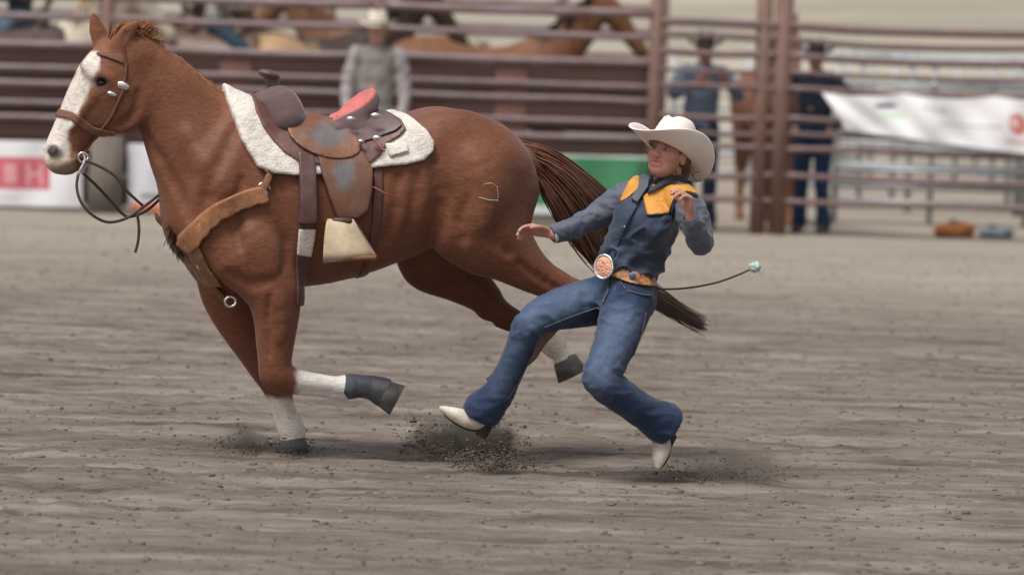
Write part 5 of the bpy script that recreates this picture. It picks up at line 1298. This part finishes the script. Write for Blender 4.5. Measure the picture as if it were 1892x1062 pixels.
boot([(1214, 786, -0.13, 20), (1222, 812, -0.11, 18), (1222, 828, -0.115, 17), (1218, 846, -0.13, 13), (1216, 860, -0.14, 6.5)],
     ([(1236, 826, -0.105, 5), (1231, 842, -0.115, 6), (1224, 856, -0.13, 5), (1218, 864, -0.138, 3.5)], [(1228, 806, -0.10, 13), (1240, 812, -0.10, 12), (1246, 815, -0.10, 11)], None, None))
# hat
HTM = frame(44, 27, -3)
HTC = HC + HM @ np.array([0.004, 0.004, 0.014])
(bV, bQ), (cV, cQ), (dV, dQ) = hat_meshes(HTC, HTM, 1.0, side=0.088, dip=0.008, ch=0.145, bw=(0.196, 0.208), back=0.03)
hat = part('hat', bV + [0, YW, 0], bQ, M_felt, woman); part('crown', cV + [0, YW, 0], cQ, M_felt, hat); part('hat_band', dV + [0, YW, 0], dQ, mat('hat_band', (0.66, 0.56, 0.46), 0.7), hat)
# piggin string trailing from the belt
st = empty('tie_string', tuple(wpt(1208, 533, 0.02)), 'thin dark string trailing from the belt to a pale fluffy knot', 'string')
V, Q = pipe([wpt(1196, 528, 0.05), wpt(1225, 534, 0.05), wpt(1270, 532, 0.06), wpt(1320, 523, 0.06), wpt(1358, 510, 0.05), wpt(1390, 496, 0.05)], 0.0042, 6, 6); part('cord', V, Q, M_rope, st)
V, Q = ell_mesh(wpt(1394, 493, 0.05), (0.026, 0.02, 0.022)); V = V + 0.010 * (rng.random(V.shape) - 0.5); part('knot', V, Q, M_knot, st)
guides = []; roots = []
for i in range(50):
    a = wpt(1394, 493, 0.05); dd = rng.normal(0, 1, 3); dd /= np.linalg.norm(dd); guides.append([a, a + dd * 0.02, a + dd * 0.034 + [0.006, 0, -0.004]]); roots.append((0, 0, 0))
V, Q = strands(roots, guides, 0.003, 0.001, 3, 0.004, 0.002, 4); part('tassel', V, Q, M_knot, st)

# ================================================================== PEOPLE AND HORSES BEHIND THE FENCE
def figure(base, yaw, label, shirt_c, jeans_c, hat_c, pose='stand', lean=0.0, arms='down', group='people along the arena fence', scale=1.0, sleeve_c=None, face=(0.42, 0.22, 0.16)):
    """a full figure; local axes x right hand, y front, z up"""
    e = empty('person', tuple(base), label, 'person', group)
    ya = R(yaw); Rm = np.array([[-math.cos(ya), -math.sin(ya), 0], [math.sin(ya), -math.cos(ya), 0], [0, 0, 1.0]])
    def tw(V): return (np.asarray(V) * scale) @ Rm.T + np.array(base)
    sit = pose == 'ride'; z0 = 0.62 if sit else 0.0
    pel = np.array([0, 0, 0.95 + z0]); che = np.array([0, lean * 0.35, 1.30 + z0]); nk = np.array([0, lean * 0.55, 1.50 + z0]); hd = np.array([0, lean * 0.6 + 0.02, 1.635 + z0])
    sh = [np.array([s * 0.185, lean * 0.48, 1.43 + z0]) for s in (-1, 1)]
    if arms == 'rail': el = [np.array([s * 0.30, 0.14 + lean * .3, 1.24]) for s in (-1, 1)]; wr = [np.array([s * 0.14, 0.33 + lean * .3, 1.36]) for s in (-1, 1)]
    elif arms == 'hips': el = [np.array([s * 0.36, -0.06, 1.20]) for s in (-1, 1)]; wr = [np.array([s * 0.20, 0.03, 1.00]) for s in (-1, 1)]
    elif arms == 'reins': el = [np.array([s * 0.25, 0.06, 1.16 + z0]) for s in (-1, 1)]; wr = [np.array([s * 0.08, 0.30, 1.12 + z0]) for s in (-1, 1)]
    else: el = [np.array([s * 0.24, -0.02, 1.15]) for s in (-1, 1)]; wr = [np.array([s * 0.23, 0.06, 0.90]) for s in (-1, 1)]
    if sit: hip = [np.array([s * 0.10, 0, 0.93 + z0]) for s in (-1, 1)]; kn = [np.array([s * 0.30, 0.33, 0.66 + z0]) for s in (-1, 1)]; an = [np.array([s * 0.33, 0.20, 0.24 + z0]) for s in (-1, 1)]
    else: hip = [np.array([s * 0.09, 0, 0.92]) for s in (-1, 1)]; kn = [np.array([s * 0.10, 0.03, 0.50]) for s in (-1, 1)]; an = [np.array([s * 0.12, -0.01, 0.10]) for s in (-1, 1)]
    lo = np.array([-0.46, -0.28, min(0, an[0][2] - 0.2) - 0.02]); hi = np.array([0.46, 0.62, 1.80 + z0])
    def fld(): return Field(lo, hi, 0.014)
    t4 = lambda p, r, s=1.0: (p[0], p[1], p[2], r, s)
    B = fld(); head(B, hd, np.eye(3), 1.0, False)
    B.tube([t4(hd - [0, 0.01, 0.05], 0.055), t4(nk, 0.058), t4(che, 0.11), t4(pel, 0.11)], 0.02)
    for i, s in enumerate((-1, 1)):
        B.tube([t4(sh[i], 0.05), t4(el[i], 0.04), t4(wr[i], 0.028)], 0.02, 1); B.tube([t4(hip[i], 0.08), t4(kn[i], 0.055), t4(an[i], 0.035)], 0.02, 1)
        d = wr[i] - el[i]; d /= np.linalg.norm(d); B.tube([t4(wr[i], 0.028), t4(wr[i] + d * 0.08, 0.038, 0.7), t4(wr[i] + d * 0.16, 0.026, 0.7)], 0.01, 2)
    V, Q = B.nets(1); part('body', tw(V), Q, M_skin, e, colors=np.repeat(np.array([face]), len(V), 0))
    S = fld(); S.tube([t4(nk - [0, 0, 0.03], 0.07), t4(che + [0, 0, 0.08], 0.155, 0.72), t4(che - [0, 0, 0.06], 0.16, 0.74), t4(pel + [0, 0, 0.06], 0.155, 0.78), t4(pel - [0, 0, 0.02], 0.16, 0.8)], 0.02, 4)
    for i in (0, 1): S.tube([t4(sh[i] * [0.7, 1, 1], 0.075), t4(sh[i], 0.07), t4(el[i], 0.058), t4(wr[i], 0.042)], 0.03, 3)
    V, Q = S.nets(1); N_ = vnormals(V, Q); V = V + N_ * (0.03 * (ridge(V * [9, 9, 12] + base[0]) - 0.75))[:, None]
    c = np.repeat(np.array([shirt_c]), len(V), 0)
    if sleeve_c is not None: c = np.where((np.abs(V[:, :1]) > 0.17), np.array([sleeve_c]), c)
    part('shirt', tw(V), Q, M_bgcloth, e, colors=c)
    J = fld(); J.tube([t4(pel + [0, 0, 0.03], 0.15, 0.8), t4(pel - [0, 0, 0.05], 0.165, 0.82)], 0.02, 2)
    for i in (0, 1): J.tube([t4(hip[i], 0.10), t4((hip[i] + kn[i]) / 2, 0.088), t4(kn[i], 0.072), t4((kn[i] + an[i]) / 2, 0.066), t4(an[i] + [0, 0, -0.02], 0.074)], 0.03, 3)
    V, Q = J.nets(1); N_ = vnormals(V, Q); V = V + N_ * (0.02 * (ridge(V * [8, 8, 14] + 4) - 0.75))[:, None]
    part('jeans', tw(V), Q, M_bgcloth, e, colors=np.repeat(np.array([jeans_c]), len(V), 0))
    for i in (0, 1):
        K = fld(); K.tube([t4(an[i] + [0, 0, 0.05], 0.055), t4(an[i] - [0, 0, 0.04], 0.052), t4(an[i] + [0, 0.10, -0.065], 0.042), t4(an[i] + [0, 0.19, -0.075], 0.026)], 0.02, 3); V, Q = K.nets(1)
        part('boot', tw(V), Q, M_leather, e, colors=np.repeat(np.array([[0.09, 0.05, 0.03]]), len(V), 0))
    V, Q = joined([ell_mesh(hd + [0, -0.03, 0.02], (0.083, 0.09, 0.09))]); part('hair', tw(V), Q, M_hair, e, colors=np.repeat(np.array([[0.05, 0.03, 0.02]]), len(V), 0))
    if hat_c is not None:
        m = mat('background_felt', hat_c, 0.9, 0.08, 15)
        a, b, d_ = hat_meshes(hd + [0, -0.01, 0.06], np.eye(3), 1.0, 0.05, 0.012, 0.13, (0.175, 0.19))
        o = part('hat', tw(a[0]), a[1], m, e); part('crown', tw(b[0]), b[1], m, o); part('hat_band', tw(d_[0]), d_[1], M_strap, o)
    return e
def at_(px, Y, z=0.0): p = P(px, 300, Y); return (p[0], Y, z)
figure(at_(690, 42.3), 8, 'person in cream hat and grey work clothes standing before the board fence', (0.22, 0.205, 0.19), (0.19, 0.172, 0.15), (0.66, 0.60, 0.50), arms='down', sleeve_c=(0.36, 0.33, 0.335), scale=1.07)
figure(at_(1290, 43.55), -12, 'person in black hat and pale blue shirt leaning on the pipe fence', (0.17, 0.22, 0.31), (0.030, 0.045, 0.085), (0.02, 0.02, 0.025), arms='rail', lean=0.18, scale=1.02)
figure(at_(1502, 43.6), 20, 'person in black hat and dark vest beside the torn edge of the sagging banner', (0.025, 0.033, 0.050), (0.022, 0.042, 0.095), (0.018, 0.018, 0.022), arms='hips', scale=1.0)
# horses standing in the alley
def standing_horse():
    F = Field((-1.05, -0.40, -0.02), (1.50, 0.40, 2.05), 0.018)
    F.tube([(-0.76, 0, 1.22, 0.16, 1.1), (-0.5, 0, 1.20, 0.29, 0.95), (-0.1, 0, 1.13, 0.28, 1.0), (0.3, 0, 1.12, 0.31, 0.85), (0.55, 0, 1.15, 0.26, 0.75), (0.72, 0, 1.14, 0.16, 0.9)], 0.03, 5)
    F.tube([(0.45, 0, 1.25, 0.26, 0.6), (0.75, 0, 1.50, 0.17, 0.55), (0.94, 0, 1.74, 0.12, 0.6), (1.0, 0, 1.84, 0.09, 0.7)], 0.06, 5)
    F.tube([(1.0, 0, 1.83, 0.10, 0.75), (1.1, 0, 1.73, 0.105, 0.8), (1.24, 0, 1.56, 0.078, 0.8), (1.34, 0, 1.44, 0.066, 0.9), (1.36, 0, 1.41, 0.055, 0.95)], 0.03, 4)
    for s in (-1, 1):
        F.tube([(0.97, s * 0.05, 1.90, 0.03), (0.97, s * 0.065, 1.97, 0.032, 0.6), (0.99, s * 0.07, 2.03, 0.006)], 0.02)
        F.tube([(0.48, s * 0.14, 1.05, 0.15, 0.7), (0.52, s * 0.15, 0.80, 0.095), (0.53, s * 0.15, 0.55, 0.06), (0.53, s * 0.15, 0.46, 0.055), (0.52, s * 0.15, 0.3, 0.037), (0.52, s * 0.15, 0.16, 0.045), (0.56, s * 0.15, 0.08, 0.04), (0.57, s * 0.15, 0.02, 0.055)], 0.05, 4)
        F.tube([(-0.55, s * 0.13, 1.15, 0.24, 0.7), (-0.50, s * 0.15, 0.90, 0.16, 0.8), (-0.60, s * 0.15, 0.70, 0.09), (-0.72, s * 0.15, 0.56, 0.063), (-0.70, s * 0.15, 0.32, 0.04), (-0.70, s * 0.15, 0.16, 0.046), (-0.66, s * 0.15, 0.08, 0.04), (-0.65, s * 0.15, 0.02, 0.055)], 0.05, 4)
    V, Q = F.nets(1); g = []; ro = []
    for i in range(110):
        a = rng.uniform(0, 1); p = np.array([0.50 + 0.47 * a, 0, 1.50 + 0.40 * a]); s = -1 if rng.random() < 0.5 else 1
        g.append([p, p + [-0.05, s * 0.08, -0.03], p + [-0.06, s * 0.13, -0.20 - 0.1 * rng.random()]]); ro.append(rng.normal(0, 0.012, 3))
    mV, mQ = strands(ro, g, 0.012, 0.004, 4, 0.02, 0.01, 8)
    g = []; ro = []
    for i in range(90): g.append([(-0.84, 0, 1.36), (-0.95, 0, 1.15), (-0.97, 0, 0.8), (-0.95, 0, 0.45)]); ro.append(rng.normal(0, 0.03, 3))
    tV, tQ = strands(ro, g, 0.012, 0.004, 4, 0.04, 0.02, 6)
    return (V, Q), (mV, mQ), (tV, tQ)
SHP = standing_horse()
def bg_horse(px, Y, yaw, sc, label, body_c, mane_c, blanket=None):
    b = np.array(at_(px, Y)); e = empty('horse', tuple(b), label, 'horse', 'horses waiting in the alley behind the fence')
    a = R(yaw); Rm = np.array([[math.cos(a), -math.sin(a), 0], [math.sin(a), math.cos(a), 0], [0, 0, 1.0]])
    for nm, (V, Q), c, m in (('body', SHP[0], body_c, M_bgcoat), ('mane', SHP[1], mane_c, M_hair), ('tail', SHP[2], mane_c, M_hair)):
        cc = np.repeat(np.array([c]), len(V), 0) * (0.8 + 0.4 * fbm(V * 4, 2))[:, None]
        if nm == 'body':
            lowm = sst(0.55, 0.30, V[:, 2]); cc = blend(cc, 0.7 * lowm, np.array(mane_c))
        part(nm, (V * sc) @ Rm.T + b, Q, m, e, colors=cc)
    return b, Rm, sc
def bg_saddle(info, label, colr):
    b, Rm, sc = info
    F = Field((-0.42, -0.42, 0.85), (0.42, 0.42, 1.75), 0.016)
    F.tube([(-0.30, 0, 1.20, 0.295, 1.05), (0.30, 0, 1.20, 0.30, 0.95)], 0.01, 1); F.plane((0, 0, 1.12), (0, 0, -1))
    F.tube([(0.22, -0.12, 1.50, 0.06), (0.24, 0, 1.56, 0.07), (0.22, 0.12, 1.50, 0.06)], 0.03); F.tube([(0.25, 0, 1.58, 0.03), (0.29, 0, 1.68, 0.025), (0.30, 0, 1.70, 0.04)], 0.02)
    F.tube([(-0.20, -0.16, 1.48, 0.05), (-0.27, 0, 1.60, 0.05), (-0.20, 0.16, 1.48, 0.05)], 0.03)
    V, Q = F.nets(1); o = mesh_obj('saddle', (V * sc) @ Rm.T + b, Q, M_leather, origin=b + [0, 0, 1.4], colors=np.repeat(np.array([colr]), len(V), 0)); tag(o, label, 'saddle')
i1 = bg_horse(20, 46.2, 12, 1.14, 'pale cream horse at the far left behind the board fence', (0.58, 0.50, 0.39), (0.50, 0.43, 0.33))
i2 = bg_horse(395, 46.8, 175, 1.13, 'tan horse carrying a rider behind the neck of the chestnut horse', (0.36, 0.23, 0.13), (0.40, 0.32, 0.22))
i3 = bg_horse(570, 48.6, 8, 1.16, 'dark brown horse behind the person in cream hat', (0.045, 0.028, 0.022), (0.02, 0.015, 0.012))
i4 = bg_horse(885, 45.6, 2, 1.15, 'bay horse facing right above the rump of the chestnut horse', (0.17, 0.075, 0.038), (0.03, 0.018, 0.012))
bg_horse(1418, 45.4, -84, 1.02, 'sorrel horse facing the arena between the two black hats', (0.19, 0.085, 0.05), (0.20, 0.09, 0.05))
bg_horse(205, 47.9, 6, 1.13, 'dark bay horse partly hidden behind the ears of the chestnut horse', (0.085, 0.045, 0.03), (0.025, 0.017, 0.012))
bg_horse(720, 49.6, 172, 1.15, 'sorrel horse standing farther back behind the person in cream hat', (0.20, 0.10, 0.055), (0.24, 0.13, 0.07))
bg_saddle(i2, 'saddle on the tan horse behind the fence', (0.10, 0.05, 0.03))
bg_saddle(i1, 'saddle on the pale cream horse behind the fence', (0.07, 0.045, 0.04))
p = at_(395, 46.8); figure((p[0], p[1], 0.20), -85, 'rider in dark teal jeans on the tan horse behind the fence', (0.45, 0.42, 0.38), (0.025, 0.050, 0.065), (0.55, 0.50, 0.42), pose='ride', arms='reins', group='riders behind the fence')
p = at_(30, 46.2); figure((p[0], p[1], 0.21), 100, 'rider in faded blue jeans on the pale cream horse', (0.05, 0.05, 0.06), (0.10, 0.14, 0.20), (0.05, 0.045, 0.04), pose='ride', arms='reins', group='riders behind the fence')
# ------------------------------------------------------------------ gear lying at the foot of the right fence
def sack(px, Y, rad, label, colr, name='gear_bag'):
    b = np.array(at_(px, Y)); F = Field(-np.array(rad) * 1.5 - 0.05, np.array(rad) * 1.5 + 0.05, 0.015)
    F.ell((0, 0, 0), rad, None, 0.02); F.ell((rad[0] * 0.5, 0, rad[2] * 0.35), (rad[0] * 0.45, rad[1] * 0.8, rad[2] * 0.7), None, 0.05); F.plane((0, 0, -rad[2] * 0.75), (0, 0, -1))
    V, Q = F.nets(1); V = V + vnormals(V, Q) * (0.05 * (ridge(V * 8 + px) - 0.75))[:, None]; V[:, 2] += rad[2] * 0.75
    e = empty(name, tuple(b), label, 'bag'); part('bag', V + b, Q, M_bgcloth, e, colors=np.repeat(np.array([colr]), len(V), 0))
    Vh, Qh = pipe([b + [-rad[0] * 0.5, -rad[1] * 0.3, rad[2] * 1.2], b + [-0.02, -rad[1] * 0.35, rad[2] * 2.1], b + [rad[0] * 0.5, -rad[1] * 0.3, rad[2] * 1.3]], 0.012, 6, 5); part('handle', Vh, Qh, M_strap, e)
sack(1768, 43.7, (0.20, 0.12, 0.075), 'orange brown bag lying under the right pipe fence', (0.42, 0.17, 0.07))
sack(1842, 43.9, (0.17, 0.11, 0.055), 'flat grey bag lying at the right end of the fence foot', (0.24, 0.26, 0.30))
# ------------------------------------------------------------------ dirt thrown up by hooves and boots
def spray(cpx, cpy, Y, n, spread, seed, up_=0.5, smax_=0.014):
    g = np.random.default_rng(seed); c = P(cpx, cpy, Y); c[2] = 0.0
    t = g.random(n) ** 1.6; ang = g.normal(0.45, 0.5, n)
    p = np.stack([c[0] + t * spread * np.cos(ang) * g.choice([1, -0.75], n, p=[.6, .4]), c[1] + g.normal(0, 0.14, n), np.abs(t * spread * up_ * np.sin(ang + 0.35)) * g.random(n) + 0.004], 1)
    return p, 0.0014 + smax_ * g.random(n) ** 3.5
ps = [spray(840, 852, 20.1, 2600, 0.34, 1, 0.75, 0.006), spray(905, 856, 19.75, 1200, 0.26, 5, 0.35, 0.005), spray(470, 838, 20.1, 700, 0.24, 2, 0.6, 0.005), spray(1290, 882, 19.5, 900, 0.40, 3, 0.40, 0.004), spray(545, 845, 20.1, 400, 0.16, 6, 0.3, 0.004)]
tag(clods('thrown_dirt', np.vstack([a for a, b in ps]), np.concatenate([b for a, b in ps]), 0.9, 8, (0.15, 0.118, 0.096)), 'dark dirt thrown up around the hooves and boots', kind='stuff')

def dust(px, py, Y, rad, dens, label):
    """a small cloud of hanging dust: a closed lump filled with an uneven volume"""
    c = P(px, py, Y); V, Q = ell_mesh((0, 0, 0), rad, None, 24, 14); V = V * (0.85 + 0.3 * fbm(V * 5 + px, 2))[:, None]
    m = bpy.data.materials.new('hanging_dust'); m.use_nodes = True; t = m.node_tree; t.nodes.clear(); L = t.links
    o_ = t.nodes.new('ShaderNodeOutputMaterial'); pv = t.nodes.new('ShaderNodeVolumePrincipled'); pv.inputs['Color'].default_value = (0.50, 0.42, 0.35, 1); pv.inputs['Anisotropy'].default_value = 0.2
    tc = t.nodes.new('ShaderNodeTexCoord'); mp = t.nodes.new('ShaderNodeMapping'); mp.inputs['Scale'].default_value = [1 / r for r in rad]; L.new(tc.outputs['Object'], mp.inputs['Vector'])
    ln = t.nodes.new('ShaderNodeVectorMath'); ln.operation = 'LENGTH'; L.new(mp.outputs[0], ln.inputs[0])
    mr = t.nodes.new('ShaderNodeMapRange'); mr.inputs['From Min'].default_value = 0.0; mr.inputs['From Max'].default_value = 0.9; mr.inputs['To Min'].default_value = 1.0; mr.inputs['To Max'].default_value = 0.0; L.new(ln.outputs['Value'], mr.inputs['Value'])
    nz = t.nodes.new('ShaderNodeTexNoise'); nz.inputs['Scale'].default_value = 9; nz.inputs['Detail'].default_value = 3; L.new(tc.outputs['Object'], nz.inputs['Vector'])
    m2 = t.nodes.new('ShaderNodeMapRange'); m2.inputs['From Min'].default_value = 0.38; m2.inputs['From Max'].default_value = 0.7; L.new(nz.outputs['Fac'], m2.inputs['Value'])
    mu = t.nodes.new('ShaderNodeMath'); mu.operation = 'MULTIPLY'; L.new(mr.outputs[0], mu.inputs[0]); L.new(m2.outputs[0], mu.inputs[1])
    mm = t.nodes.new('ShaderNodeMath'); mm.operation = 'MULTIPLY'; mm.inputs[1].default_value = dens; L.new(mu.outputs[0], mm.inputs[0]); L.new(mm.outputs[0], pv.inputs['Density'])
    L.new(pv.outputs[0], o_.inputs['Volume'])
    o = mesh_obj('hanging_dust', V, Q, m, origin=(0, 0, 0)); o.location = c; return tag(o, label, kind='stuff')
dust(860, 815, 20.25, (0.30, 0.22, 0.13), 85, 'brown dust hanging under the leading boot')
dust(1340, 858, 19.6, (0.36, 0.25, 0.12), 15, 'thin dust drifting behind the trailing boot')
dust(450, 818, 20.2, (0.14, 0.15, 0.09), 40, 'small puff of dust by the planted forehoof')
